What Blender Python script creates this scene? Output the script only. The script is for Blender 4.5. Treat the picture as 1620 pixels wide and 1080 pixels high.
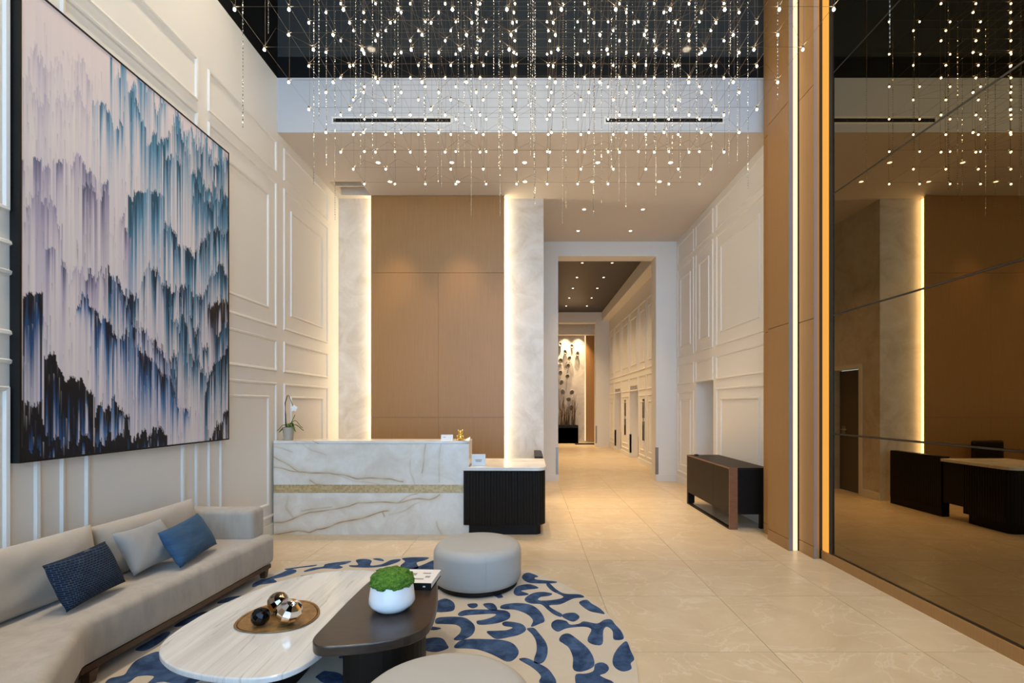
import bpy, bmesh, math, random
import numpy as np
from mathutils import Matrix, Vector
random.seed(7)
for o in list(bpy.data.objects): bpy.data.objects.remove(o, do_unlink=True)
SC = bpy.context.scene
C = SC.collection
PI = math.pi

# ------------------------------------------------------------------ camera
cam = bpy.data.cameras.new('camera')
cam.sensor_fit = 'HORIZONTAL'; cam.sensor_width = 36.0; cam.lens = 17.0
cam.shift_x = -27/1620; cam.shift_y = 101/1620
cam.clip_start = 0.02; cam.clip_end = 200
camo = bpy.data.objects.new('camera', cam); C.objects.link(camo)
camo.location = (0, 0, 1.48); camo.rotation_euler = (PI/2, 0, 0)
SC.camera = camo
# ------------------------------------------------------------------ world (dusk-blue daylight through the street window)
W = bpy.data.worlds.new('world'); SC.world = W; W.use_nodes = True
bg = W.node_tree.nodes['Background']
bg.inputs[0].default_value = (0.40, 0.66, 1.0, 1); bg.inputs[1].default_value = 4.1
# ------------------------------------------------------------------ exposure
SC.view_settings.view_transform = 'Standard'; SC.view_settings.look = 'None'
SC.view_settings.gamma = 1.0; SC.view_settings.use_curve_mapping = False
SC.view_settings.exposure = 0.50
# light levels of the place's own lamps
WARM = (1.0, 0.72, 0.42)
K_SPOT = 118.0      # recessed downlights (W)
K_LED = 10.0       # LED tape emission
K_BULB = 50.0      # chandelier points emission
K_HIGH = 270.0     # downlights in the high lounge ceiling (W)
K_HALL = 110.0      # corridor downlights (W)

# ------------------------------------------------------------------ helpers
def lin(r, g, b):
    f = lambda c: (c/255)/12.92 if c <= 10 else (((c/255)+0.055)/1.055)**2.4
    return (f(r), f(g), f(b))

class MB:
    def __init__(s): s.v = []; s.f = []; s.m = []
    def add(s, vs, fs, mi=0):
        o = len(s.v); s.v += [tuple(p) for p in vs]
        for f in fs: s.f.append(tuple(i+o for i in f)); s.m.append(mi)
        return s
    def box(s, x0, x1, y0, y1, z0, z1, mi=0):
        return s.add([(x0,y0,z0),(x1,y0,z0),(x1,y1,z0),(x0,y1,z0),(x0,y0,z1),(x1,y0,z1),(x1,y1,z1),(x0,y1,z1)],
                     [(3,2,1,0),(4,5,6,7),(0,1,5,4),(1,2,6,5),(2,3,7,6),(3,0,4,7)], mi)
    def prism(s, pts, z0, z1, mi=0):
        a = sum(pts[i][0]*pts[(i+1)%len(pts)][1]-pts[(i+1)%len(pts)][0]*pts[i][1] for i in range(len(pts)))
        if a < 0: pts = pts[::-1]
        n = len(pts)
        vs = [(p[0],p[1],z0) for p in pts]+[(p[0],p[1],z1) for p in pts]
        fs = [tuple(range(n-1,-1,-1)), tuple(range(n,2*n))]+[(i,(i+1)%n,(i+1)%n+n,i+n) for i in range(n)]
        return s.add(vs, fs, mi)
    def tube(s, pts, r, n=6, mi=0, cap=True):
        pts = [Vector(p) for p in pts]; vs = []; fs = []
        rr = r if isinstance(r, (list, tuple)) else [r]*len(pts)
        for i, p in enumerate(pts):
            d = (pts[min(i+1,len(pts)-1)]-pts[max(i-1,0)]).normalized()
            u = d.cross(Vector((0,0,1)))
            if u.length < 1e-3: u = d.cross(Vector((0,1,0)))
            u.normalize(); w = d.cross(u)
            for k in range(n):
                a = 2*PI*k/n; vs.append(p+u*(math.cos(a)*rr[i])+w*(math.sin(a)*rr[i]))
        for i in range(len(pts)-1):
            for k in range(n):
                fs.append((i*n+k, i*n+(k+1)%n, (i+1)*n+(k+1)%n, (i+1)*n+k))
        if cap:
            fs.append(tuple(range(n-1,-1,-1))); fs.append(tuple((len(pts)-1)*n+k for k in range(n)))
        return s.add(vs, fs, mi)
    def lathe(s, prof, c=(0,0,0), n=32, mi=0):
        vs = []; fs = []
        for r, z in prof:
            for k in range(n):
                a = 2*PI*k/n; vs.append((c[0]+r*math.cos(a), c[1]+r*math.sin(a), c[2]+z))
        for i in range(len(prof)-1):
            for k in range(n):
                fs.append((i*n+k, i*n+(k+1)%n, (i+1)*n+(k+1)%n, (i+1)*n+k))
        fs.append(tuple(range(n-1,-1,-1))); fs.append(tuple((len(prof)-1)*n+k for k in range(n)))
        return s.add(vs, fs, mi)
    def xf(s, M):
        s.v = [tuple(M @ Vector(p)) for p in s.v]; return s

WL = {}
def wloc(o): return WL.get(o.name, Vector((0,0,0)))
def mesh_of(mb, name, mats, smooth=False):
    me = bpy.data.meshes.new(name); me.from_pydata(mb.v, [], mb.f)
    for m in (mats if isinstance(mats, (list, tuple)) else [mats]): me.materials.append(m)
    if any(mb.m): me.polygons.foreach_set('material_index', mb.m)
    if smooth: me.polygons.foreach_set('use_smooth', [True]*len(me.polygons))
    me.update(); return me
def link(o, parent=None, loc=None):
    C.objects.link(o)
    p = Vector((0,0,0)) if loc is None else Vector(loc)
    if parent is not None:
        o.parent = parent; o.location = p-wloc(parent)
    else: o.location = p
    WL[o.name] = p
    return o
def obj(name, mb, mats, parent=None, smooth=False, bevel=0, seg=2, sub=0, kind=None, auto=None):
    """one mesh object; mb in world coordinates"""
    me = mesh_of(mb, name, mats, smooth)
    o = link(bpy.data.objects.new(name, me), parent)
    if bevel:
        m = o.modifiers.new('bevel', 'BEVEL'); m.width = bevel; m.segments = seg; m.limit_method = 'ANGLE'; m.angle_limit = 0.6
    if sub:
        m = o.modifiers.new('sub', 'SUBSURF'); m.levels = sub; m.render_levels = sub
    if auto is not None: me.set_sharp_from_angle(angle=auto)
    if kind: o['kind'] = kind
    return o
def tag(o, label, cat, group=None, kind=None):
    o['label'] = label; o['category'] = cat
    if group: o['group'] = group
    if kind: o['kind'] = kind
    return o
def thing(name, label, cat, loc=(0,0,0), group=None):
    o = bpy.data.objects.new(name, None); o.empty_display_size = 0.1
    link(o, None, loc); return tag(o, label, cat, group)
def struct(name, mb, mats, label, cat, **k):
    return tag(obj(name, mb, mats, **k), label, cat, None, 'structure')
def inst(name, me, parent, loc):
    return link(bpy.data.objects.new(name, me), parent, loc)

# ------------------------------------------------------------------ materials
def mat(name, col, rough=0.5, metal=0.0, spec=0.5, emit=None, estr=0.0, sheen=0.0, coat=0.0, trans=0.0):
    m = bpy.data.materials.new(name); m.use_nodes = True
    b = m.node_tree.nodes['Principled BSDF']
    b.inputs['Base Color'].default_value = (*col, 1); b.inputs['Roughness'].default_value = rough
    b.inputs['Metallic'].default_value = metal; b.inputs['Specular IOR Level'].default_value = spec
    if emit: b.inputs['Emission Color'].default_value = (*emit, 1); b.inputs['Emission Strength'].default_value = estr
    if sheen: b.inputs['Sheen Weight'].default_value = sheen
    if coat: b.inputs['Coat Weight'].default_value = coat; b.inputs['Coat Roughness'].default_value = 0.06
    if trans: b.inputs['Transmission Weight'].default_value = trans
    return m
class N:
    """tiny node helper on a material"""
    def __init__(s, m):
        s.t = m.node_tree; s.b = s.t.nodes['Principled BSDF']
    def n(s, typ, **k):
        x = s.t.nodes.new(typ)
        for a, v in k.items(): setattr(x, a, v)
        return x
    def l(s, a, b): s.t.links.new(a, b)
    def coords(s, scale=(1,1,1), rot=(0,0,0), kind='geo', rnd=0.0):
        if kind == 'geo': src = s.n('ShaderNodeNewGeometry').outputs['Position']
        else: src = s.n('ShaderNodeTexCoord').outputs['Object']
        if rnd:
            oi = s.n('ShaderNodeObjectInfo'); mu = s.n('ShaderNodeMath', operation='MULTIPLY'); mu.inputs[1].default_value = rnd
            s.l(oi.outputs['Random'], mu.inputs[0])
            va = s.n('ShaderNodeVectorMath', operation='ADD'); s.l(src, va.inputs[0])
            cx = s.n('ShaderNodeCombineXYZ'); s.l(mu.outputs[0], cx.inputs[0]); s.l(mu.outputs[0], cx.inputs[1]); s.l(mu.outputs[0], cx.inputs[2])
            s.l(cx.outputs[0], va.inputs[1]); src = va.outputs[0]
        mp = s.n('ShaderNodeMapping'); s.l(src, mp.inputs[0])
        mp.inputs['Scale'].default_value = scale; mp.inputs['Rotation'].default_value = rot
        return mp.outputs[0]
    def noise(s, vec, scale=5, detail=4, rough=0.55, dist=0.0):
        x = s.n('ShaderNodeTexNoise'); s.l(vec, x.inputs['Vector'])
        x.inputs['Scale'].default_value = scale; x.inputs['Detail'].default_value = detail
        x.inputs['Roughness'].default_value = rough; x.inputs['Distortion'].default_value = dist
        return x.outputs['Fac']
    def ramp(s, fac, stops):
        x = s.n('ShaderNodeValToRGB'); s.l(fac, x.inputs[0]); e = x.color_ramp.elements
        while len(e) < len(stops): e.new(0.5)
        for i, (p, c) in enumerate(stops):
            e[i].position = p; e[i].color = (*c, 1) if len(c) == 3 else c
        return x.outputs[0]
    def mix(s, fac, a, b, mode='MIX'):
        x = s.n('ShaderNodeMix', data_type='RGBA', blend_type=mode)
        if isinstance(fac, (int, float)): x.inputs[0].default_value = fac
        else: s.l(fac, x.inputs[0])
        for i, q in ((6, a), (7, b)):
            if isinstance(q, tuple): x.inputs[i].default_value = (*q, 1)
            else: s.l(q, x.inputs[i])
        return x.outputs[2]
    def vein(s, vec, scale, width, detail=5, dist=1.0, rough=0.55):
        """1 on thin veins, 0 elsewhere"""
        f = s.noise(vec, scale, detail, rough, dist)
        a = s.n('ShaderNodeMath', operation='SUBTRACT'); s.l(f, a.inputs[0]); a.inputs[1].default_value = 0.5
        b = s.n('ShaderNodeMath', operation='ABSOLUTE'); s.l(a.outputs[0], b.inputs[0])
        r = s.n('ShaderNodeMapRange'); s.l(b.outputs[0], r.inputs[0])
        r.inputs[1].default_value = 0.0; r.inputs[2].default_value = width; r.inputs[3].default_value = 1.0; r.inputs[4].default_value = 0.0
        return r.outputs[0]
    def col(s, out): s.l(out, s.b.inputs['Base Color'])
    def bump(s, h, strength=0.2, dist=0.01):
        x = s.n('ShaderNodeBump'); s.l(h, x.inputs['Height']); x.inputs['Strength'].default_value = strength; x.inputs['Distance'].default_value = dist
        s.l(x.outputs[0], s.b.inputs['Normal'])

M = {}
M['paint'] = mat('wall_paint', (0.78, 0.75, 0.69), 0.55)
M['facepaint'] = mat('bulkhead_paint', (0.56, 0.56, 0.56), 0.6)
M['ceil_paint'] = mat('ceiling_paint', (0.66, 0.60, 0.53), 0.7)
M['white'] = mat('white_gloss', (0.85, 0.85, 0.85), 0.25)
M['black'] = mat('black_satin', (0.004, 0.004, 0.004), 0.5, spec=0.3)
M['blackglass'] = mat('black_glass', (0.005, 0.006, 0.007), 0.03, spec=0.6)
M['smokeglass'] = mat('smoked_glass', (0.048, 0.050, 0.048), 0.04, spec=0.7)
M['grout'] = mat('grout', (0.30, 0.24, 0.17), 0.8)
M['steel'] = mat('brushed_steel', (0.30, 0.29, 0.28), 0.4, 0.8)
M['bronze'] = mat('dark_bronze', (0.05, 0.04, 0.03), 0.35, 0.6)
M['led'] = mat('led_tape', (1, .9, .7), 0.5, emit=(1.0, 0.80, 0.50), estr=K_LED)
M['ledsoft'] = mat('led_diffuser', (.15, .10, .05), 0.6, spec=0.1, emit=(1.0, 0.72, 0.40), estr=1.15)
M['revealglow'] = mat('amber_reveal_glow', (.12, .07, .02), 0.6, spec=0.1, emit=(1.0, 0.44, 0.07), estr=0.62)  # hidden LED's amber light on the reveal panel, given as emission
M['ledgold'] = mat('led_tape_gold', (1, .8, .5), 0.5, emit=(1.0, 0.62, 0.24), estr=2.4)
M['lamp'] = mat('lamp_face', (1, .9, .8), 0.5, emit=(1.0, 0.82, 0.58), estr=9)
M['bulb'] = mat('light_point', (1, .95, .85), 0.5, emit=(1.0, 0.84, 0.60), estr=K_BULB)
M['wire'] = mat('wire_metal', (0.22, 0.18, 0.13), 0.35, 0.9)
M['crystal'] = mat('crystal_bead', (0.9, 0.88, 0.82), 0.08, 0.9)
M['chrome'] = mat('chrome', (0.7, 0.7, 0.7), 0.12, 1.0)
M['edge'] = mat('grey_edge_trim', (0.24, 0.19, 0.165), 0.5)
M['gold'] = mat('polished_gold', (0.95, 0.62, 0.16), 0.2, 1.0)

# oak veneer
m = M['oak'] = mat('oak_veneer', (0.5, 0.3, 0.15), 0.42); n = N(m)
g = n.noise(n.coords((26, 26, 0.7), rnd=7), 3.2, 6, 0.65, 0.4)
g2 = n.noise(n.coords((3, 3, 0.25), rnd=5), 2.0, 3)
c1 = n.ramp(g, [(0.3, (0.32, 0.160, 0.050)), (0.7, (0.42, 0.226, 0.078))])
n.col(n.mix(g2, c1, (0.37, 0.194, 0.064)))
# venetian plaster
m = M['plaster'] = mat('venetian_plaster', (0.6, 0.56, 0.5), 0.32); n = N(m)
v = n.coords()
g = n.noise(v, 2.3, 7, 0.65, 1.2); g2 = n.noise(v, 9, 5, 0.6, 0.8)
n.col(n.mix(g2, n.ramp(g, [(0.34, (0.44, 0.37, 0.29)), (0.5, (0.62, 0.57, 0.51)), (0.66, (0.74, 0.71, 0.67))]), (0.60, 0.55, 0.48)))
# floor stone
m = M['stone'] = mat('cream_marble_tile', (0.6, 0.5, 0.36), 0.22); n = N(m)
v = n.coords(rnd=11)
g = n.noise(v, 1.7, 7, 0.66, 1.4); g2 = n.noise(n.coords((1, 2.6, 1), (0, 0, 0.5), rnd=9), 2.0, 6, 0.62, 1.0)
base = n.ramp(g, [(0.25, (0.46, 0.34, 0.20)), (0.5, (0.58, 0.455, 0.295)), (0.75, (0.69, 0.58, 0.425))])
base = n.mix(g2, base, (0.57, 0.46, 0.315))
vn = n.vein(n.coords((1, 1.5, 1), (0, 0, 0.7), rnd=13), 1.25, 0.016, 5, 1.6)
mm = n.n('ShaderNodeMath', operation='MULTIPLY'); n.l(vn, mm.inputs[0]); mm.inputs[1].default_value = 0.42
n.col(n.mix(mm.outputs[0], base, (0.74, 0.67, 0.55)))
n.l(n.ramp(g2, [(0.3, (0.27,)*3), (0.7, (0.42,)*3)]), n.b.inputs['Roughness'])
# desk marble: long flowing veins, direction differs from slab to slab
def deskstone(name, ang, seed):
    m = mat(name, (0.75, 0.73, 0.69), 0.18); n = N(m)
    def flow(sx, sz, off):
        r = n.n('ShaderNodeMapping'); n.l(n.coords((1, 1, 1)), r.inputs[0]); r.inputs['Rotation'].default_value = (0, ang, 0)
        q = n.n('ShaderNodeMapping'); n.l(r.outputs[0], q.inputs[0]); q.inputs['Scale'].default_value = (sx, 1, sz); q.inputs['Location'].default_value = (off, off*0.37, off*1.3)
        return q.outputs[0]
    cl = n.noise(n.coords((1, 1, 1)), 2.4, 6, 0.6, 0.8)
    base = n.ramp(cl, [(0.3, (0.66, 0.63, 0.57)), (0.6, (0.75, 0.74, 0.70)), (0.8, (0.80, 0.79, 0.76))])
    v1 = flow(0.30, 1.15, seed); v2 = flow(0.42, 1.9, seed+3.1)
    gate = n.ramp(n.noise(n.coords((1, 1, 1.2)), 1.3, 2), [(0.40, (0.15,)*3), (0.60, (1, 1, 1))])
    for vec, wd, st, c in ((v1, 0.060, 0.30, (0.50, 0.38, 0.22)), (v2, 0.014, 0.45, (0.45, 0.33, 0.18)), (v1, 0.011, 0.9, (0.25, 0.14, 0.07))):
        m1 = n.n('ShaderNodeMath', operation='MULTIPLY'); n.l(n.vein(vec, 1.5, wd, 6, 0.25, 0.48), m1.inputs[0]); m1.inputs[1].default_value = st
        m2 = n.n('ShaderNodeMath', operation='MULTIPLY'); n.l(m1.outputs[0], m2.inputs[0]); n.l(gate, m2.inputs[1])
        base = n.mix(m2.outputs[0], base, c)
    n.col(base); return m
M['deskstone'] = deskstone('veined_onyx_slab', -0.16, 1.0)
m = M['slabprint'] = mat('polished_veined_slab', (0.75, 0.73, 0.69), 0.16); n = N(m)
a_ = n.n('ShaderNodeAttribute'); a_.attribute_name = 'vein'
cl = n.noise(n.coords((1, 1, 1)), 2.6, 7, 0.62, 0.9); fine = n.noise(n.coords((1, 1, 1)), 14, 6, 0.65, 0.6)
base = n.ramp(cl, [(0.3, (0.62, 0.57, 0.48)), (0.6, (0.74, 0.72, 0.66)), (0.8, (0.79, 0.78, 0.74))])
base = n.mix(n.ramp(fine, [(0.35, (0.22,)*3), (0.6, (0, 0, 0))]), base, (0.56, 0.53, 0.47))
sx = n.n('ShaderNodeSeparateColor'); n.l(a_.outputs['Color'], sx.inputs[0])
base = n.mix(sx.outputs[1], base, (0.55, 0.43, 0.26)); n.col(n.mix(sx.outputs[0], base, (0.24, 0.135, 0.06)))
# table marble: straight grey grain
m = M['whitemarble'] = mat('white_striped_marble', (0.75, 0.74, 0.71), 0.10); n = N(m)
vc = n.coords((9.5, 0.6, 1), (0, 0, 0.60))
g = n.noise(vc, 1.6, 6, 0.6, 0.35)
ve = n.vein(vc, 1.15, 0.012, 3, 0.3)
base = n.ramp(g, [(0.3, (0.54, 0.535, 0.51)), (0.6, (0.68, 0.675, 0.655))])
m2 = n.n('ShaderNodeMath', operation='MULTIPLY'); n.l(ve, m2.inputs[0]); m2.inputs[1].default_value = 0.55
n.col(n.mix(m2.outputs[0], base, (0.33, 0.32, 0.29)))
# gold mosaic band
m = M['mosaic'] = mat('gold_mosaic', (0.5, 0.4, 0.2), 0.35, 0.25); n = N(m)
vo = n.n('ShaderNodeTexVoronoi', distance='CHEBYCHEV'); n.l(n.coords(), vo.inputs['Vector']); vo.inputs['Scale'].default_value = 48; vo.inputs['Randomness'].default_value = 0.35
bw = n.n('ShaderNodeRGBToBW'); n.l(vo.outputs['Color'], bw.inputs[0])
n.col(n.ramp(bw.outputs[0], [(0.2, (0.46, 0.34, 0.16)), (0.8, (0.60, 0.47, 0.26))])); n.bump(vo.outputs['Distance'], 0.4, 0.004)
# dark woods
def darkwood(name, a, b, rough):
    m = mat(name, a, rough, spec=0.2 if name in ('ebony_wood', 'espresso_oak') else 0.5); n = N(m)
    n.col(n.ramp(n.noise(n.coords((3, 22, 30), kind='obj'), 3, 5, 0.6, 0.3), [(0.3, a), (0.75, b)])); return m
M['ebony'] = darkwood('ebony_wood', (0.0045, 0.0036, 0.003), (0.008, 0.006, 0.0046), 0.46)
M['espresso'] = darkwood('espresso_oak', (0.016, 0.010, 0.006), (0.028, 0.018, 0.011), 0.5)
M['wenge'] = darkwood('wenge_top', (0.026, 0.017, 0.012), (0.046, 0.031, 0.022), 0.28)
M['walnut'] = darkwood('walnut_frame', (0.055, 0.025, 0.011), (0.10, 0.048, 0.022), 0.4)
M['copper'] = darkwood('copper_brown_wood', (0.17, 0.068, 0.030), (0.24, 0.10, 0.046), 0.35)
M['hallwood'] = darkwood('hall_dark_planks', (0.026, 0.016, 0.009), (0.046, 0.029, 0.017), 0.45)
# fabrics
def fabric(name, a, b, scale=30, rough=0.9, sheen=0.3, streak=(1, 1, 1), bumps=0.15, lo=0.3, hi=0.7):
    m = mat(name, a, rough, sheen=sheen, spec=0.2); n = N(m)
    g = n.noise(n.coords(streak), scale*0.12, 4, 0.6, 0.5); w = n.noise(n.coords(), scale*9, 2)
    n.col(n.mix(0.25, n.ramp(g, [(lo, a), (hi, b)]), n.ramp(w, [(0.3, a), (0.7, b)]))); n.bump(w, bumps, 0.003); return m
M['sofa'] = fabric('oatmeal_chenille', (0.34, 0.30, 0.25), (0.47, 0.42, 0.355), 40, streak=(2.2, 2.2, 0.6))
M['cush'] = fabric('oatmeal_linen', (0.40, 0.355, 0.295), (0.46, 0.415, 0.35), 40)
M['greyfab'] = fabric('grey_linen', (0.27, 0.268, 0.255), (0.34, 0.336, 0.32), 30)
M['blueFab'] = fabric('denim_blue', (0.020, 0.062, 0.135), (0.050, 0.110, 0.195), 50, streak=(1, 1, 6), sheen=0.05)
M['rug'] = fabric('beige_pile', (0.50, 0.43, 0.33), (0.57, 0.50, 0.40), 30, 1.0, 0.2)
M['rugblue'] = fabric('navy_pile', (0.006, 0.022, 0.072), (0.070, 0.130, 0.255), 75, 1.0, 0.04, bumps=0.3, lo=0.4, hi=0.68)
m = M['navyFab'] = mat('navy_boucle', (0.01, 0.02, 0.05), 0.95, spec=0.15); n = N(m)
br = n.n('ShaderNodeTexBrick'); sp = n.n('ShaderNodeSeparateXYZ'); n.l(n.coords((1, 1, 1), kind='obj'), sp.inputs[0]); cb = n.n('ShaderNodeCombineXYZ'); n.l(sp.outputs[1], cb.inputs[0]); n.l(sp.outputs[2], cb.inputs[1]); n.l(cb.outputs[0], br.inputs['Vector']); br.inputs['Scale'].default_value = 22
br.inputs['Color1'].default_value = (0.006, 0.013, 0.032, 1); br.inputs['Color2'].default_value = (0.013, 0.028, 0.062, 1); br.inputs['Mortar'].default_value = (0.14, 0.16, 0.18, 1); br.inputs['Mortar Size'].default_value = 0.022
n.col(n.mix(n.noise(n.coords(kind='obj'), 30, 4), br.outputs[0], (0.010, 0.020, 0.045))); n.bump(n.noise(n.coords(kind='obj'), 150, 2), 0.6, 0.006)
M['leather'] = fabric('dove_leather', (0.42, 0.41, 0.385), (0.45, 0.44, 0.415), 20, 0.42, 0.0, bumps=0.03)
M['brass'] = mat('aged_brass_tray', (0.42, 0.26, 0.10), 0.38, 0.45); n = N(M['brass'])
n.col(n.ramp(n.noise(n.coords(), 18, 6, 0.7), [(0.35, (0.20, 0.11, 0.045)), (0.6, (0.40, 0.22, 0.065))]))
M['ball_black'] = mat('black_facets', (0.02, 0.02, 0.022), 0.06, 0.9)
M['ball_bronze'] = mat('smoky_facets', (0.36, 0.29, 0.21), 0.06, 1.0)
M['ball_silver'] = mat('silver_facets', (0.80, 0.76, 0.72), 0.04, 1.0)
m = M['moss'] = mat('moss', (0.06, 0.16, 0.02), 0.95); n = N(m)
n.col(n.ramp(n.noise(n.coords(), 60, 5, 0.7), [(0.3, (0.02, 0.07, 0.005)), (0.52, (0.09, 0.24, 0.015)), (0.72, (0.24, 0.40, 0.05))])); n.bump(n.noise(n.coords(), 240, 3), 1.0, 0.01)
M['leaf'] = mat('leaf_green', (0.06, 0.13, 0.025), 0.4); M['stem'] = mat('brown_stem', (0.10, 0.06, 0.03), 0.6)
M['pot'] = mat('taupe_pot', (0.42, 0.37, 0.30), 0.4); M['petal'] = mat('white_petal', (0.85, 0.84, 0.80), 0.5)
M['paper'] = mat('paper', (0.80, 0.79, 0.77), 0.6); M['ink'] = mat('grey_print', (0.30, 0.30, 0.30), 0.6)
m = M['acrylic'] = mat('frosted_acrylic', (0.62, 0.62, 0.61), 0.25)
M['doorgrey'] = mat('grey_door', (0.10, 0.085, 0.065), 0.5)
M['rock'] = mat('grey_stone_disc', (0.24, 0.22, 0.20), 0.5)
m = M['mirror'] = mat('bronze_mirror', (0.25, 0.185, 0.100), 0.012, 1.0)
# window glass
m = M['glass'] = bpy.data.materials.new('window_glass'); m.use_nodes = True; t = m.node_tree
for x in list(t.nodes): t.nodes.remove(x)
ou = t.nodes.new('ShaderNodeOutputMaterial'); tr = t.nodes.new('ShaderNodeBsdfTransparent'); gl = t.nodes.new('ShaderNodeBsdfGlossy'); mi = t.nodes.new('ShaderNodeMixShader'); fr = t.nodes.new('ShaderNodeFresnel')
gl.inputs['Roughness'].default_value = 0.0; fr.inputs[0].default_value = 1.45
t.links.new(fr.outputs[0], mi.inputs[0]); t.links.new(tr.outputs[0], mi.inputs[1]); t.links.new(gl.outputs[0], mi.inputs[2]); t.links.new(mi.outputs[0], ou.inputs[0])

# ------------------------------------------------------------------ dimensions
XL, XR, XM = -2.953, 2.886, 2.83      # left wall, right wall, mirror plane
YB, YS, YP, YO = -2.8, 5.684, 7.49, 9.45   # window wall, bulkhead face, plaster wall, opening wall
ZC, ZW, ZT = 4.68, 5.32, 6.9          # low ceiling, top of the pale wall, high ceiling

def cells(mb, axis, a0, a1, us, vs, holes):
    """wall slab with rectangular holes: thickness a0..a1 along axis, cells between sorted cuts us, vs"""
    us = sorted(set(us+[h[i] for h in holes for i in (0, 1)])); vs = sorted(set(vs+[h[i] for h in holes for i in (2, 3)]))
    for u0, u1 in zip(us, us[1:]):
        for v0, v1 in zip(vs, vs[1:]):
            uc, vc_ = (u0+u1)/2, (v0+v1)/2
            if any(h[0] < uc < h[1] and h[2] < vc_ < h[3] for h in holes): continue
            if axis == 'x': mb.box(a0, a1, u0, u1, v0, v1)
            elif axis == 'y': mb.box(u0, u1, a0, a1, v0, v1)
            else: mb.box(u0, u1, v0, v1, a0, a1)
    return mb

# ------------------------------------------------------------------ floor
fl = struct('floor', MB().box(-3.2, 3.5, YB, 10.3, -0.06, -0.005).box(-0.2, 3.5, 10.3, 20.2, -0.06, 0.0, 1), [M['grout'], M['stone']],
            'polished cream marble tile floor running from the lounge into the corridor', 'floor')
ylines = [YB+0.02, -2.22, -1.367, -0.513, 0.341, 1.195, 2.049, 2.903, 3.757, 4.611, 5.34, 6.076, 6.93, 7.784, 8.638, 9.49, 10.3]
xlines = [XL+0.003, -2.15, -1.247, -0.344, 0.559, 1.462, 2.365, 2.88]
cache = {}
for i in range(len(xlines)-1):
    for j in range(len(ylines)-1):
        w = round(xlines[i+1]-xlines[i], 3); d = round(ylines[j+1]-ylines[j], 3)
        if (w, d) not in cache:
            g = 0.0015; cache[(w, d)] = mesh_of(MB().box(-w/2+g, w/2-g, -d/2+g, d/2-g, -0.0045, 0), 'tile', M['stone'])
        inst('tile', cache[(w, d)], fl, ((xlines[i]+xlines[i+1])/2, (ylines[j]+ylines[j+1])/2, 0))

# ------------------------------------------------------------------ walls
wl = struct('wall_left', MB().box(XL-0.15, XL, YB, 7.62, 0, ZW), M['paint'], 'cream left wall with tall applied panel mouldings', 'wall')
struct('wall_left_upper', MB().box(XL-0.15, XL, YB, YS, ZW, ZT), M['black'], 'black upper band of the left wall under the high ceiling', 'wall')
def frame_x(x, sgn, y0, y1, z0, z1, w=0.034, t=0.017, parent=None):
    """rectangular moulding frame lying on a wall at x, facing sgn along X; mitred and chamfered"""
    prof = [(0, 0), (0.25*w, t), (0.75*w, t*0.8), (w, 0)]
    mb = MB(); n = len(prof)
    for d, h in prof:
        mb.v += [(x+sgn*h, y0+d, z0+d), (x+sgn*h, y1-d, z0+d), (x+sgn*h, y1-d, z1-d), (x+sgn*h, y0+d, z1-d)]
    for i in range(n-1):
        for k in range(4):
            a, b = i*4+k, i*4+(k+1) % 4
            q = (a, b, b+4, a+4) if sgn > 0 else (a, a+4, b+4, b)
            mb.f.append(q); mb.m.append(0)
    return obj('panel_molding', mb, M['paint'], parent)
ROWS = [(4.18, 4.57, None), (2.385, 4.09, (2.575, 3.885)), (1.875, 2.25, None), (0.20, 1.745, (0.34, 1.59))]
for y0, y1 in ((-0.05, 1.20), (1.34, 2.915), (3.04, 4.303), (4.438, 5.65), (5.807, 7.08)):
    for z0, z1, inn in ROWS:
        frame_x(XL, 1, y0, y1, z0, z1, parent=wl)
        if inn: frame_x(XL, 1, y0+0.17, y1-0.17, inn[0], inn[1], parent=wl)
struct('baseboard_left', MB().box(XL, XL+0.016, YB, YP, 0, 0.13), M['paint'], 'white skirting along the left wall', 'baseboard', bevel=0.004)

# right wall of the reception bay, with the doorway recess
hole = (7.574, 8.363, 0, 1.905)
mb = MB(); cells(mb, 'x', XR, XR+0.5, [5.5, 9.9], [0, ZC], [hole]); mb.box(XR+0.5, XR+0.56, 7.4, 8.6, 0, 2.1)
wr = struct('wall_right', mb, M['paint'], 'cream right wall with panel mouldings and a doorway recess behind the console', 'wall')
for y0, y1 in ((5.87, 7.446), (7.574, 8.363), (8.46, 9.375)):
    for z0, z1, inn in ROWS:
        if z0 < 1 and y0 == 7.574: continue
        frame_x(XR, -1, y0, y1, z0, z1, parent=wr)
        if inn: frame_x(XR, -1, y0+0.17, y1-0.17, inn[0], inn[1], parent=wr)
mb = MB().box(XR-0.016, XR, 5.64, 7.574, 0, 0.13).box(XR-0.016, XR, 8.363, YO, 0, 0.13)
struct('baseboard_right', mb, M['paint'], 'white skirting along the right reception wall', 'baseboard')
struct('wall_right_lounge', MB().box(2.87, 3.05, YB, 5.62, 0, ZT), M['black'], 'backing wall behind the bronze mirror panels', 'wall')

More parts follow.
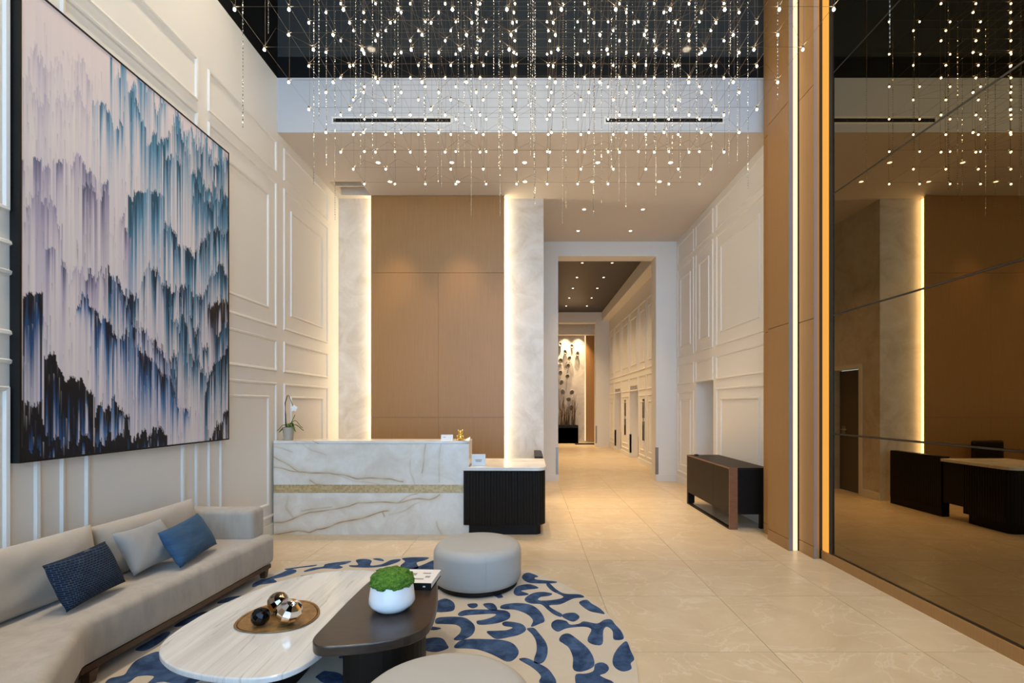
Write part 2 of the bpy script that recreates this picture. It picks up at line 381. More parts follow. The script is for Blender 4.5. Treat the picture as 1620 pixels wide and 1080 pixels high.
# plaster wall behind the desk + its return with a door
wb = struct('wall_back', MB().box(XL, 0.225, YP, YP+0.13, 0, ZC), M['plaster'], 'mottled grey venetian plaster wall behind the oak panels', 'wall')
mb = MB(); cells(mb, 'x', 0.095, 0.225, [YP+0.13, YO], [0, ZC], [(7.95, 8.60, 0, 2.09)])
ws = struct('wall_side', mb, M['plaster'], 'plaster return wall leading to the corridor opening, with a doorway', 'wall')
mb = MB().box(0.225, 0.245, 7.88, 7.95, 0, 2.16).box(0.225, 0.245, 8.60, 8.67, 0, 2.16).box(0.225, 0.245, 7.95, 8.60, 2.09, 2.16)
obj('door_casing', mb, M['paint'], ws)
obj('skirting', MB().box(0.225, 0.24, YP, 7.88, 0, 0.12).box(0.225, 0.24, 8.67, YO, 0, 0.12), M['paint'], ws)
d1 = struct('door_1', MB().box(0.10, 0.14, 7.96, 8.59, 0.005, 2.08), M['doorgrey'], 'dark grey door in the plaster return wall', 'door')
obj('handle_plate', MB().box(0.14, 0.150, 8.44, 8.52, 0.95, 1.12), M['steel'], d1)
obj('door_handle', MB().tube([(0.15, 8.48, 1.06), (0.19, 8.48, 1.06), (0.19, 8.34, 1.06)], 0.01, 8), M['chrome'], d1, smooth=True)

# wall with the tall corridor opening
mb = MB(); cells(mb, 'y', YO, YO+0.34, [0.225, 3.4], [0, ZC], [(0.568, 2.480, 0, 4.396)])
we = struct('wall_end', mb, M['paint'], 'cream wall with the tall opening into the corridor', 'wall')
for x0, x1 in ((0.225, 0.568), (2.480, XR)):
    obj('skirting', MB().box(x0, x1+(0.012 if x1 < 1 else 0), YO-0.016, YO, 0, 0.13), M['paint'], we)
obj('corner_guard', MB().box(0.522, 0.572, YO-0.004, YO, 0.13, 0.66).box(0.568, 0.572, YO, YO+0.05, 0.13, 0.66), M['steel'], we)
obj('corner_guard', MB().box(2.476, 2.528, YO-0.004, YO, 0.13, 0.66).box(2.476, 2.480, YO, YO+0.05, 0.13, 0.66), M['steel'], we)

# low ceiling / bulkhead with a cove slot over the plaster
mb = MB(); cells(mb, 'z', ZC, ZC+0.25, [XL, 3.4], [YS, YO+0.34], [(-2.86, -2.41, 6.92, 7.37)])
mb.box(XL, 3.4, YS, YO+0.34, ZC+0.25, ZW)
ce = struct('ceiling', mb, M['ceil_paint'], 'warm beige low ceiling and bulkhead over the reception bay', 'ceiling')
obj('cove_baffle', MB().box(-2.86, -2.41, 7.13, 7.15, ZC+0.03, ZC+0.25), M['ceil_paint'], ce)
struct('trim_1', MB().box(XL, 2.87, YS-0.012, YS, ZC, ZW), M['facepaint'], 'pale painted face of the bulkhead above the desk', 'trim')
struct('trim_2', MB().box(XL, 2.87, YS-0.02, YS+0.1, ZW, ZW+0.24), M['black'], 'matte black band on top of the bulkhead', 'trim')
struct('wall_upper', MB().box(XL, 2.87, YS-0.004, YS+0.1, ZW+0.24, ZT), M['smokeglass'], 'black glass wall above the bulkhead reflecting the points of light', 'wall')
struct('ceiling_high', MB().box(XL-0.15, 3.05, YB, YS+0.1, ZT, ZT+0.1), M['black'], 'black high ceiling above the chandelier', 'ceiling')

# street window wall behind the viewer
mb = MB().box(XL-0.15, 3.05, YB-0.12, YB, 6.6, ZT).box(XL-0.15, 3.05, YB-0.12, YB, -0.06, 0.08)
struct('wall_street', mb, M['black'], 'street side wall framing the tall lobby window', 'wall')
w1 = thing('window_1', 'tall street window with slim dark mullions', 'window', (0, YB-0.06, 0.08)); w1['kind'] = 'structure'
xs = [XL, -1.5, 0.0, 1.45, 2.87]; zs = [0.08, 2.4, 4.5, 6.6]
for x in xs: obj('mullion', MB().box(x-0.03, x+0.03, YB-0.1, YB-0.02, 0.08, 6.6), M['black'], w1)
for z in zs[1:3]: obj('transom', MB().box(XL, 2.87, YB-0.09, YB-0.03, z-0.03, z+0.03), M['black'], w1)
for i in range(4):
    for j in range(3):
        obj('pane', MB().box(xs[i]+0.03, xs[i+1]-0.03, YB-0.062, YB-0.058, zs[j]+0.03, zs[j+1]-0.03), M['glass'], w1)

# ------------------------------------------------------------------ corridor beyond the opening
XH = 2.87
holes = [(12.72, 13.78, 0, 2.02), (15.1, 16.2, 0, 2.02)]
mb = MB(); cells(mb, 'x', XH, XH+0.35, [YO+0.34, 17.3], [0, 4.9], holes); mb.box(XH+0.35, XH+0.4, 12.5, 16.4, 0, 2.3)
wc = struct('wall_corridor', mb, M['paint'], 'cream corridor wall with panel mouldings and two doorway recesses', 'wall')
for y0, y1 in ((9.95, 10.85), (10.97, 11.75), (11.87, 12.62), (12.74, 13.76), (13.88, 14.98), (15.12, 16.18), (16.3, 17.2)):
    for z0, z1, inn in ROWS[1:]:
        if z0 < 1 and y0 in (12.74, 15.12): continue
        frame_x(XH, -1, y0, y1, z0, z1, parent=wc)
        if inn: frame_x(XH, -1, y0+0.15, y1-0.15, inn[0], inn[1], parent=wc)
obj('skirting', MB().box(XH-0.016, XH, YO+0.34, 12.72, 0, 0.12).box(XH-0.016, XH, 13.78, 15.1, 0, 0.12).box(XH-0.016, XH, 16.2, 17.3, 0, 0.12), M['paint'], wc)
for y in (12.1, 14.43):      # narrow dark mirror strips in the panels
    for z0, z1 in ((1.16, 1.64), (0.60, 1.08)):
        obj('mirror_strip', MB().box(XH-0.012, XH-0.002, y-0.09, y+0.09, z0, z1), M['blackglass'], wc)
    obj('strip_button', MB().box(XH-0.014, XH-0.002, y-0.05, y+0.05, 1.09, 1.15), M['chrome'], wc)
for y in (12.72, 15.1, 13.78, 16.2):
    obj('corner_guard', MB().box(XH-0.004, XH+0.05, y-(0.05 if y in (12.72, 15.1) else 0), y+(0 if y in (12.72, 15.1) else 0.05), 0.13, 0.66), M['steel'], wc)
struct('wall_corridor_left', MB().box(0.095, 0.225, YO+0.34, 20.2, 0, 4.9), M['paint'], 'plain cream wall on the hidden side of the corridor', 'wall')
mb = MB().box(0.225, 2.6, YO+0.34, 17.3, 4.81, 4.9)
ch = struct('ceiling_corridor', mb, M['hallwood'], 'dark plank ceiling of the corridor', 'ceiling')
struct('trim_3', MB().box(2.6, XH, YO+0.34, 17.3, 4.5, 4.9).box(0.225, 2.378, 17.3, 17.55, 4.43, 4.9).box(0.225, 3.19, 18.6, 18.85, 4.20, 4.6), M['paint'], 'pale bulkheads edging the corridor ceiling', 'trim')
wp = struct('wall_pier', MB().box(2.38, XH+0.35, 17.3, 17.65, 0, 4.9), M['paint'], 'pale pier at the end of the corridor', 'wall')
obj('corner_guard', MB().box(2.376, 2.43, 17.296, 17.3, 0.13, 0.75), M['steel'], wp)
struct('ceiling_vestibule', MB().box(0.225, 3.3, 17.55, 20.2, 4.6, 4.7), M['hallwood'], 'dark ceiling of the far vestibule', 'ceiling')
struct('wall_vestibule', MB().box(3.2, 3.3, 17.65, 20.2, 0, 4.7), M['paint'], 'side wall of the far vestibule', 'wall')
YF = 19.5
struct('wall_far', MB().box(0.225, 2.235, YF, YF+0.15, 0, 4.6).box(2.235, 3.3, YF+0.1, YF+0.15, 0, 4.6), M['plaster'], 'plaster wall at the far end of the corridor', 'wall')
wpn = tag(obj('oak_wall_panel', MB().box(2.29, 3.2, YF-0.06, YF-0.02, 0.05, 4.6), M['oak']), 'tall oak panel beside the stone wall art at the corridor end', 'wall panel')
tag(obj('led_strip', MB().box(2.245, 2.275, YF-0.05, YF-0.02, 0.05, 4.6), M['ledsoft']), 'vertical lit strip at the edge of the oak panel far down the corridor', 'led strip')
# stone disc art
art = thing('stone_wall_art', 'cluster of grey stone discs mounted on the far plaster wall', 'wall art', (1.5, YF, 2.0))
rng = random.Random(3)
pts = [(1.25, 3.93), (1.72, 3.85), (1.45, 3.62), (1.95, 3.55), (1.27, 3.28), (1.62, 3.37), (1.57, 3.07), (1.26, 2.79), (1.54, 2.66), (1.30, 2.41), (1.35, 2.03), (1.72, 2.01), (1.59, 1.73), (1.70, 1.39), (1.05, 3.5), (0.95, 3.0), (1.0, 2.2)]
for x, z in pts:
    a, b = rng.uniform(0.075, 0.095), rng.uniform(0.09, 0.12); mb = MB()
    mb.lathe([(0.02, -0.03), (0.7, -0.02), (1.0, 0.02), (0.86, 0.045), (0.5, 0.02), (0.02, 0.01)], n=14)
    mb.xf(Matrix.Translation((x, YF-0.06, z)) @ Matrix.Rotation(rng.uniform(-0.5, 0.5), 4, 'Y') @ Matrix.Rotation(PI/2, 4, 'X') @ Matrix.Diagonal((a, b, 1, 1)))
    obj('stone_disc', mb, M['rock'], art, smooth=True)
pl = thing('branch_planter', 'square black planter of bare branches against the far wall', 'planter', (1.5, 19.1, 0))
mb = MB(); cells(mb, 'z', 0.0, 0.70, [1.08, 1.92], [18.85, 19.35], [(1.12, 1.88, 18.89, 19.31)]); mb.box(1.08, 1.92, 18.85, 19.35, 0.0, 0.6)
obj('planter_box', mb, M['black'], pl)
mb = MB()
for i in range(46):
    x = rng.uniform(1.15, 1.85); y = rng.uniform(18.95, 19.25); h = rng.uniform(0.7, 1.35); dx, dy = rng.uniform(-.2, .2), rng.uniform(-.1, .1)
    mb.tube([(x, y, 0.6), (x+dx*0.3, y+dy*0.3, 0.6+h*0.5), (x+dx, y+dy, 0.6+h)], [0.011, 0.008, 0.004], 4)
obj('bare_branches', mb, M['stem'], pl, kind='stuff')
tag(obj('floor_mat', MB().box(1.75, 2.7, 18.2, 18.95, 0, 0.012), M['black']), 'black entrance mat on the floor at the corridor end', 'mat')

# ------------------------------------------------------------------ lamps in the ceilings
def downlight(name, x, y, z, watts, label, group, col=WARM, r=0.029, size=1.0, blend=1.0):
    t = thing(name, label, 'downlight', (x, y, z), group)
    me = bpy.data.meshes.get('downlight_ring')
    if me is None or True:
        mb = MB().lathe([(r*0.8, 0.004), (r*0.8, -0.001), (r*1.25, -0.006), (r*1.35, -0.001), (r*1.35, 0.0)], (x, y, z), 20)
        mb.f = [f for f in mb.f if len(f) == 4]; mb.m = mb.m[:len(mb.f)]
        obj('ring', mb, M['paint'], t, smooth=True)
    obj('lamp_face', MB().lathe([(r*0.8, -0.0005), (r*0.8, -0.0035)], (x, y, z), 20), M['lamp'], t)
    L = bpy.data.lights.new('downlight_beam', 'SPOT'); L.energy = watts; L.color = col; L.spot_size = size; L.spot_blend = blend; L.shadow_soft_size = r*0.8
    lo = bpy.data.objects.new('downlight_beam', L); link(lo, t, (x, y, z-0.012))
ORD = ['first', 'second', 'third', 'fourth', 'fifth']; DX = [-1.99, -1.02, -0.058, 0.906, 1.865]
for y, txt in ((6.375, 'row by the bulkhead edge'), (6.92, 'row by the oak panels')):
    for x in (-1.99, -1.02, -0.058, 0.906, 1.865):
        k = DX.index(x)
        downlight('downlight', x, y, ZC, K_SPOT, 'ceiling downlight, %s, %s from the left wall' % (txt, ORD[k]), 'reception ceiling downlights')
for y in (7.90, 8.87):
    for x in (0.90, 1.86):
        downlight('downlight', x, y, ZC, K_SPOT, 'round downlight in the low ceiling before the corridor opening, %s pair, %s side' % ('inner' if y > 8.5 else 'outer', 'plaster wall' if x < 1.5 else 'panelled wall'), 'downlights by the opening')
HY = [11.3, 12.58, 13.75, 15.0, 16.2]
for y in (11.3, 12.58, 13.75, 15.0, 16.2):
    for x in (1.245, 1.94):
        downlight('downlight', x, y, 4.81, K_HALL, 'small downlight in the dark plank corridor ceiling, %s pair past the opening, %s side' % (ORD[HY.index(y)], 'plain wall' if x < 1.5 else 'panelled wall'), 'corridor downlights', r=0.026, size=1.5)
for x in (1.45, 1.98):
    downlight('downlight', x, 19.2, 4.6, K_HALL*4.0, 'small downlight above the stone disc wall art, %s' % ('over the planter' if x < 1.7 else 'next to the oak panel'), 'vestibule downlights', r=0.034, size=1.3)

for y in (0.4, 2.2, 4.0):
    for x in (-2.4, 2.4):
        downlight('downlight', x, y, ZT-0.001, K_HIGH, 'downlight in the black high ceiling, %s row from the street window, %s side' % (ORD[(0.4, 2.2, 4.0).index(y)], 'painting' if x < 0 else 'mirror'), 'high ceiling downlights', r=0.07, size=1.5, col=(1.0, 0.84, 0.64))
# linear air vents in the bulkhead face
def diffuser(x0, x1, label):
    t = thing('air_vent', label, 'air vent', ((x0+x1)/2, YS-0.012, 4.79)); y = YS-0.012
    mb = MB(); cells(mb, 'y', y-0.006, y, [x0-0.02, x1+0.02], [4.777, 4.863], [(x0, x1, 4.797, 4.843)])
    obj('frame', mb, M['paint'], t)
    obj('slot', MB().box(x0, x1, y-0.0015, y-0.0005, 4.797, 4.843), M['black'], t)
    for k in range(1, 4): obj('slat', MB().box(x0+(x1-x0)*k/4-0.006, x0+(x1-x0)*k/4+0.006, y-0.004, y-0.0016, 4.797, 4.843), M['bronze'], t)
diffuser(-2.295, -0.92, 'long black linear air vent in the bulkhead above the marble desk')
diffuser(0.90, 2.27, 'long black linear air vent in the bulkhead above the corridor side')

# ------------------------------------------------------------------ oak feature panels behind the desk
op = thing('oak_feature_wall', 'tall oak veneer wall panels behind the marble reception desk', 'wall panel', (-1.39, 7.40, 0))
x0, xm, x1 = -2.41, -1.383, -0.376; g = 0.002
for a, b, z0, z1 in ((x0, x1, 3.50, ZC-0.004), (x0, xm, 1.297, 3.50), (xm, x1, 1.297, 3.50), (x0, xm, 0.0, 1.297), (xm, x1, 0.0, 1.297)):
    obj('oak_panel', MB().box(a+g*.6, b-g*.6, 7.37, 7.395, z0+g, z1-g), M['oak'], op)
obj('backing_board', MB().box(x0+0.05, x1-0.05, 7.395, 7.485, 0, ZC-0.004), M['bronze'], op)
obj('backing_sheet', MB().box(x0+0.003, x1-0.003, 7.3953, 7.3985, 0, ZC-0.004), M['bronze'], op)
obj('led_strip', MB().box(x0+0.022, x0+0.046, 7.40, 7.47, 0.02, ZC-0.02), M['led'], op)
obj('led_strip', MB().box(x1-0.046, x1-0.022, 7.40, 7.47, 0.02, ZC-0.02), M['led'], op)

# ------------------------------------------------------------------ stepped oak pilaster with light slots
pi_ = thing('oak_pilaster', 'stepped oak pilaster with glowing vertical light slots beside the mirror', 'pilaster', (2.75, 5.2, 0))
def tiers(name, x0, x1, y0, y1, zs):
    for a, b in zip(zs, zs[1:]): obj(name, MB().box(x0, x1, y0, y1, a+0.0035, b-0.0035), M['oak'], pi_)
zz = [0.118, 2.318, 4.57, ZT]
tiers('oak_panel', 2.64, 2.685, 4.921, 5.35, zz)
tiers('oak_panel', 2.73, 2.78, 5.352, 5.63, zz)
tiers('oak_panel', 2.743, 2.773, 4.663, 4.912, zz)
obj('plinth', MB().box(2.64, 2.685, 4.921, 5.35, 0, 0.116), M['oak'], pi_)
obj('plinth', MB().box(2.73, 2.78, 5.352, 5.63, 0, 0.116), M['oak'], pi_)
obj('plinth', MB().box(2.743, 2.773, 4.663, 4.912, 0, 0.116), M['oak'], pi_)
obj('core', MB().box(2.735, 2.87, 4.925, 5.35, 0, ZT).box(2.785, 2.87, 5.35, 5.62, 0, ZT).box(2.80, 2.87, 4.67, 4.925, 0, ZT), M['bronze'], pi_)
obj('led_strip', MB().box(2.686, 2.734, 4.926, 4.945, 0.004, ZT), M['ledsoft'], pi_)
obj('edge_trim', MB().box(2.641, 2.684, 4.917, 4.9205, 0.0, ZT), M['edge'], pi_)
obj('edge_trim', MB().box(2.744, 2.772, 4.659, 4.6625, 0.0, ZT), M['edge'], pi_)
obj('edge_trim', MB().box(2.775, 2.799, 4.664, 4.672, 0, ZT), M['oak'], pi_)
obj('glowing_reveal', MB().box(2.82, 2.869, 4.548, 4.649, 0.09, ZT), M['revealglow'], pi_)  # return panel, not a lamp; its lit look is put into the material

# ------------------------------------------------------------------ bronze mirror wall
mw = thing('mirror_wall', 'tall bronze tinted mirror panels stacked along the right side of the lounge', 'mirror', (XM, 2.0, 0))
zj = [0.092, 1.215, 2.318, 3.446, 4.57, 5.70, ZT]
for a, b in zip(zj, zj[1:]):
    obj('mirror_pane', MB().box(XM, XM+0.012, YB+0.05, 4.498, a+0.008, b-0.008), M['mirror'], mw)
obj('backing', MB().box(XM+0.02, 2.868, YB+0.03, 4.540, 0.09, ZT), M['black'], mw)
for z in zj[1:-1]: obj('joint_bead', MB().box(XM-0.001, XM+0.015, YB+0.05, 4.498, z-0.006, z+0.006), M['bronze'], mw)
obj('edge_frame', MB().box(XM-0.012, XM+0.02, 4.500, 4.544, 0.09, ZT), M['bronze'], mw)
obj('bottom_frame', MB().box(XM-0.006, XM+0.02, YB+0.05, 4.499, 0.088, 0.099), M['bronze'], mw)
struct('baseboard_mirror', MB().box(2.81, 2.868, YB, 4.648, 0, 0.086), M['oak'], 'low oak skirting under the bronze mirror', 'baseboard')

# ------------------------------------------------------------------ painting
def ease(P, u):
    P = np.array(P); return np.interp(u, P[:, 0], P[:, 1])
def make_painting():
    t = thing('abstract_painting', 'huge framed abstract painting of blue and blush vertical streaks on the left wall', 'painting', (XL, 3.708, 1.15))
    y0, y1, z0, z1 = 2.748, 4.669, 1.15, 3.915; xf = -2.899; w = 0.012
    mb = MB(); cells(mb, 'x', XL+0.001, xf+0.004, [y0, y1], [z0, z1], [(y0+w, y1-w, z0+w, z1-w)])
    obj('frame', mb, M['black'], t)
    NU, NV = 330, 400
    R = np.random.RandomState(11)
    u = np.linspace(0, 1, NU); v = np.linspace(0, 1, NV)
    U, V = np.meshgrid(u, v, indexing='ij')
    def cn(k):   # column noise, k px blocks, -1..1
        a = R.uniform(-1, 1, NU//k+3); return np.repeat(a, k)[R.randint(0, k):][:NU]
    def jag(): return 0.28*cn(1)+0.35*cn(3)+0.75*cn(9)
    base = np.zeros((NU, NV, 3)); c0 = np.array(lin(230, 222, 220)); c1 = np.array(lin(206, 198, 212)); c2 = np.array(lin(222, 206, 208))
    k = np.clip(0.5+0.35*cn(2)+0.35*cn(9), 0, 1)[:, None]; kk = np.clip(k*0.7*(0.4+V), 0, 1)
    base[:] = c0; base += kk[..., None]*(c1-c0)
    pk = np.clip(1-V*5, 0, 1)*0.7; base += pk[..., None]*(c2-base)
    navy, blue = np.array(lin(20, 28, 52)), np.array(lin(66, 118, 172))
    teald, teal = np.array(lin(38, 84, 108)), np.array(lin(96, 150, 184))
    lav, slate = np.array(lin(168, 160, 186)), np.array(lin(80, 92, 122))
    blk, inkb = np.array(lin(14, 16, 26)), np.array(lin(34, 84, 136))
    dteal, mteal = np.array(lin(22, 56, 78)), np.array(lin(70, 122, 156))
    brn = np.array(lin(30, 24, 26))
    #       polyline, fade length, strength, dark colour, mid colour, jag
    RG = [
     ([(0.31,.012),(.37,.011),(.48,.021),(.63,.018),(.81,.021),(1,.011)], .14, .62, teald, teal, .05),
     ([(.62,.04),(.72,.06),(.85,.05),(1,.03)], .16, .75, dteal, mteal, .05),
     ([(0.009,.186),(.046,.135),(.085,.129),(.136,.094),(.18,.068),(.207,.091),(.24,.087)], .08, .30, slate, lav, .04),
     ([(0.02,.27),(.08,.20),(.16,.19),(.22,.16)], .06, .26, slate, lav, .05),
     ([(.245,.149),(.311,.137),(.327,.171),(.365,.155),(.371,.086),(.426,.03)], .10, .75, slate*.8+teald*.2, teal, .02),
     ([(.40,.06),(.478,.142),(.52,.139),(.563,.107),(.60,.09)], .13, .85, teald, teal, .03),
     ([(.57,.159),(.598,.138),(.635,.149),(.719,.133),(.803,.14),(.892,.161),(1,.175)], .17, 1.0, teald, teal, .035),
     ([(.74,.22),(.82,.20),(.9,.23),(1,.20)], .10, .9, dteal, mteal, .05),
     ([(.002,.379),(.036,.362),(.071,.349),(.132,.326),(.175,.308),(.202,.305),(.226,.326),(.257,.335),(.306,.31)], .14, .70, slate, lav, .02),
     ([(.02,.45),(.07,.437),(.12,.46)], .11, .55, slate, lav, .03),
     ([(.205,.371),(.233,.359),(.257,.367),(.30,.363)], .16, .85, slate*.85, lav*.8, .02),
     ([(.39,.332),(.423,.325),(.456,.302),(.503,.282),(.57,.272)], .17, 1.0, teald, teal, .02),
     ([(.34,.44),(.365,.40),(.40,.43)], .12, .8, slate*.6, lav, .03),
     ([(.57,.381),(.635,.378),(.707,.397),(.764,.402),(.803,.329),(.888,.316),(1,.262)], .14, 1.15, dteal, teal, .03),
     ([(.073,.538),(.099,.528)], .10, .75, slate, lav, .01),
     ([(.005,.51),(.02,.51)], .12, .6, slate, lav, .02),
     ([(.13,.596),(.175,.59),(.226,.585),(.29,.57)], .09, .8, slate*.7, lav, .045),
     ([(.30,.536),(.324,.529),(.368,.58),(.435,.572),(.471,.499),(.507,.483),(.588,.551),(.627,.527),(.68,.528),(.76,.54),(.85,.50)], .10, 1.15, navy*.6+dteal*.4, mteal, .03),
     ([(.86,.46),(.93,.42),(1,.43)], .10, 1.0, dteal, mteal, .03),
     ([(.588,.58),(.661,.61),(.76,.64),(.847,.69)], .12, 1.1, dteal, mteal, .05),
     ([(.32,.576),(.382,.616),(.426,.651),(.487,.687),(.553,.735),(.64,.77)], .09, 1.15, navy, blue*.7+lav*.3, .04),
     ([(.004,.668),(.027,.652),(.061,.637)], .13, 1.4, blk, inkb, .01),
     ([(.18,.642),(.214,.625),(.25,.65)], .07, .95, navy, blue, .02),
     ([(.25,.66),(.287,.672),(.354,.693),(.411,.732),(.487,.769),(.57,.792),(.624,.823)], .11, 1.15, navy, blue, .03),
     ([(.62,.70),(.70,.72),(.80,.74),(.86,.80)], .08, .95, dteal, mteal, .06),
     ([(.606,.823),(.661,.879),(.719,.908)], .05, .85, navy, blue, .03),
     ([(.847,.552),(.916,.521),(1,.53)], .085, 1.6, brn, slate, .025),
     ([(.90,.64),(1,.60)], .09, 1.1, dteal, mteal, .03),
     ([(.82,.848),(.902,.745),(1,.691)], .10, 1.3, blk*.5+dteal*.5, mteal, .02),
     ([(.073,.781),(.099,.757),(.119,.795),(.14,.825),(.207,.823),(.238,.864)], .14, 1.75, blk, inkb, .015),
     ([(.25,.902),(.287,.902),(.327,.855),(.34,.887),(.396,.896)], .07, 1.3, blk, blue, .025),
     ([(.002,.886),(.027,.893),(.059,.886),(.073,.94)], .12, 1.7, blk, inkb, .02),
     ([(.002,.977),(.089,.972),(.157,.983),(.214,.954),(.275,.972),(.34,.955),(.447,.965),(.536,.963),(.585,.99)], .10, 1.8, blk, inkb, .025),
     ([(.856,.982),(.916,.942),(1,.912)], .10, 1.7, blk, slate, .03),
    ]
    col = base
    for P, L, s, dark, mid, jg in RG:
        a0, a1 = P[0][0]-0.004, P[-1][0]+0.004
        rv = ease(P, u)+jg*jag()
        inside = ((u >= a0+0.006*cn(1)) & (u <= a1+0.006*cn(1)))
        st = s*(np.clip(0.80+0.45*cn(2)+0.55*cn(8), 0.0, 1.2) if s < 1.2 else np.clip(1.0+0.3*cn(2)+0.2*cn(8), 0.45, 1.25))
        ln = (0.72 if s < 1.2 else 1.1)*L*np.clip(1.0+0.6*cn(2)+0.5*cn(7), 0.2, 2.2)
        d = V-rv[:, None]
        a = np.where(d > 0, st[:, None]*np.exp(-(np.maximum(d, 0)/ln[:, None])**1.35), 0)*inside[:, None]
        lo = np.clip(a/0.55, 0, 1)[..., None]; hi = np.clip((a-0.5)/0.45, 0, 1)[..., None]
        col = col*(1-lo)+mid*lo; col = col*(1-hi)+dark*hi
    # loose streaks
    for i in range(1100):
        iu = R.randint(0, NU); v0 = R.uniform(0.05, 0.98); b = 0.35+0.65*v0
        ln = R.uniform(0.01, 0.07); a = R.uniform(0.15, 0.6)*b
        j0, j1 = int(v0*NV), min(NV, int((v0+ln)*NV)+1)
        if R.rand() < 0.55: tgt = slate*0.6 if u[iu] < 0.45 else dteal
        else: tgt = c0
        f = a*np.linspace(1, 0.1, max(1, j1-j0))[:, None]
        col[iu, j0:j1] = col[iu, j0:j1]*(1-f)+tgt*f
    ys = y0+w+(y1-y0-2*w)*u; zs_ = z1-w-(z1-z0-2*w)*v
    co = np.empty((NU*NV, 3)); co[:, 0] = xf; co[:, 1] = np.repeat(ys, NV); co[:, 2] = np.tile(zs_, NU)
    i = np.arange(NU-1)[:, None]*NV+np.arange(NV-1)[None, :]
    q = np.stack([i, i+1, i+NV+1, i+NV], -1).reshape(-1, 4)
    me = bpy.data.meshes.new('canvas'); me.vertices.add(NU*NV); me.vertices.foreach_set('co', co.ravel())
    me.loops.add(q.size); me.loops.foreach_set('vertex_index', q.ravel().astype(np.int32))
    me.polygons.add(len(q)); me.polygons.foreach_set('loop_start', (np.arange(len(q))*4).astype(np.int32))
    me.update(calc_edges=True)
    at = me.color_attributes.new('print', 'FLOAT_COLOR', 'POINT')
    rgba = np.ones((NU*NV, 4), np.float32); rgba[:, :3] = np.clip(col, 0, 1).reshape(-1, 3); at.data.foreach_set('color', rgba.ravel())
    m = mat('printed_canvas', (.5, .5, .5), 0.5, spec=0.3); nn = N(m); a = nn.n('ShaderNodeAttribute'); a.attribute_name = 'print'; nn.col(a.outputs['Color'])
    me.materials.append(m); me.validate()
    link(bpy.data.objects.new('canvas', me), t)
    obj('stretcher', MB().box(XL+0.002, xf-0.004, y0+w, y1-w, z0+w, z1-w), M['black'], t)
make_painting()

# ------------------------------------------------------------------ reception desk (marble)
YD = 5.54
UPV = [([(-2.988, 0.916), (-2.876, 0.853), (-2.742, 0.793), (-2.63, 0.725), (-2.496, 0.703), (-2.272, 0.714), (-2.115, 0.692), (-1.959, 0.647), (-1.78, 0.636), (-1.601, 0.636), (-1.467, 0.602)], 0.007, 0.85), ([(-2.988, 0.77), (-2.809, 0.748), (-2.63, 0.725)], 0.006, 0.7), ([(-2.496, 0.625), (-2.429, 0.58), (-2.306, 0.58)], 0.006, 0.8), ([(-1.199, 1.05), (-1.221, 0.916), (-1.239, 0.703)], 0.008, 0.5), ([(-1.377, 0.871), (-1.377, 0.714), (-1.322, 0.569)], 0.008, 0.28), ([(-0.986, 1.061), (-1.024, 0.916), (-1.042, 0.602)], 0.01, 0.28), ([(-2.63, 1.05), (-2.496, 0.983), (-2.317, 0.904)], 0.01, 0.3), ([(-2.227, 0.714), (-2.004, 0.625), (-1.735, 0.567)], 0.006, 0.35), ([(-2.965, 1.016), (-2.831, 0.994), (-2.719, 0.938)], 0.01, 0.25)]
LOV = [([(-2.988, 0.119), (-2.831, 0.144), (-2.675, 0.2), (-2.496, 0.256), (-2.272, 0.289), (-2.048, 0.323), (-1.959, 0.356), (-1.735, 0.368), (-1.512, 0.379), (-1.266, 0.401), (-1.154, 0.401), (-1.031, 0.462)], 0.007, 0.8), ([(-2.965, 0.003), (-2.809, 0.021), (-2.652, 0.032), (-2.518, 0.017), (-2.429, 0.07), (-2.272, 0.088), (-2.138, 0.133), (-2.004, 0.178), (-1.825, 0.222), (-1.691, 0.256), (-1.619, 0.271)], 0.007, 0.95), ([(-1.691, 0.256), (-1.659, 0.195)], 0.006, 0.7), ([(-1.512, 0.379), (-1.4, 0.435), (-1.277, 0.468)], 0.006, 0.55), ([(-1.601, 0.222), (-1.422, 0.289), (-1.243, 0.352)], 0.008, 0.3), ([(-1.042, 0.144), (-1.011, 0.003)], 0.008, 0.5), ([(-2.764, 0.435), (-2.786, 0.312), (-2.708, 0.204)], 0.014, 0.25), ([(-2.608, 0.263), (-2.429, 0.301), (-2.272, 0.321)], 0.009, 0.4)]

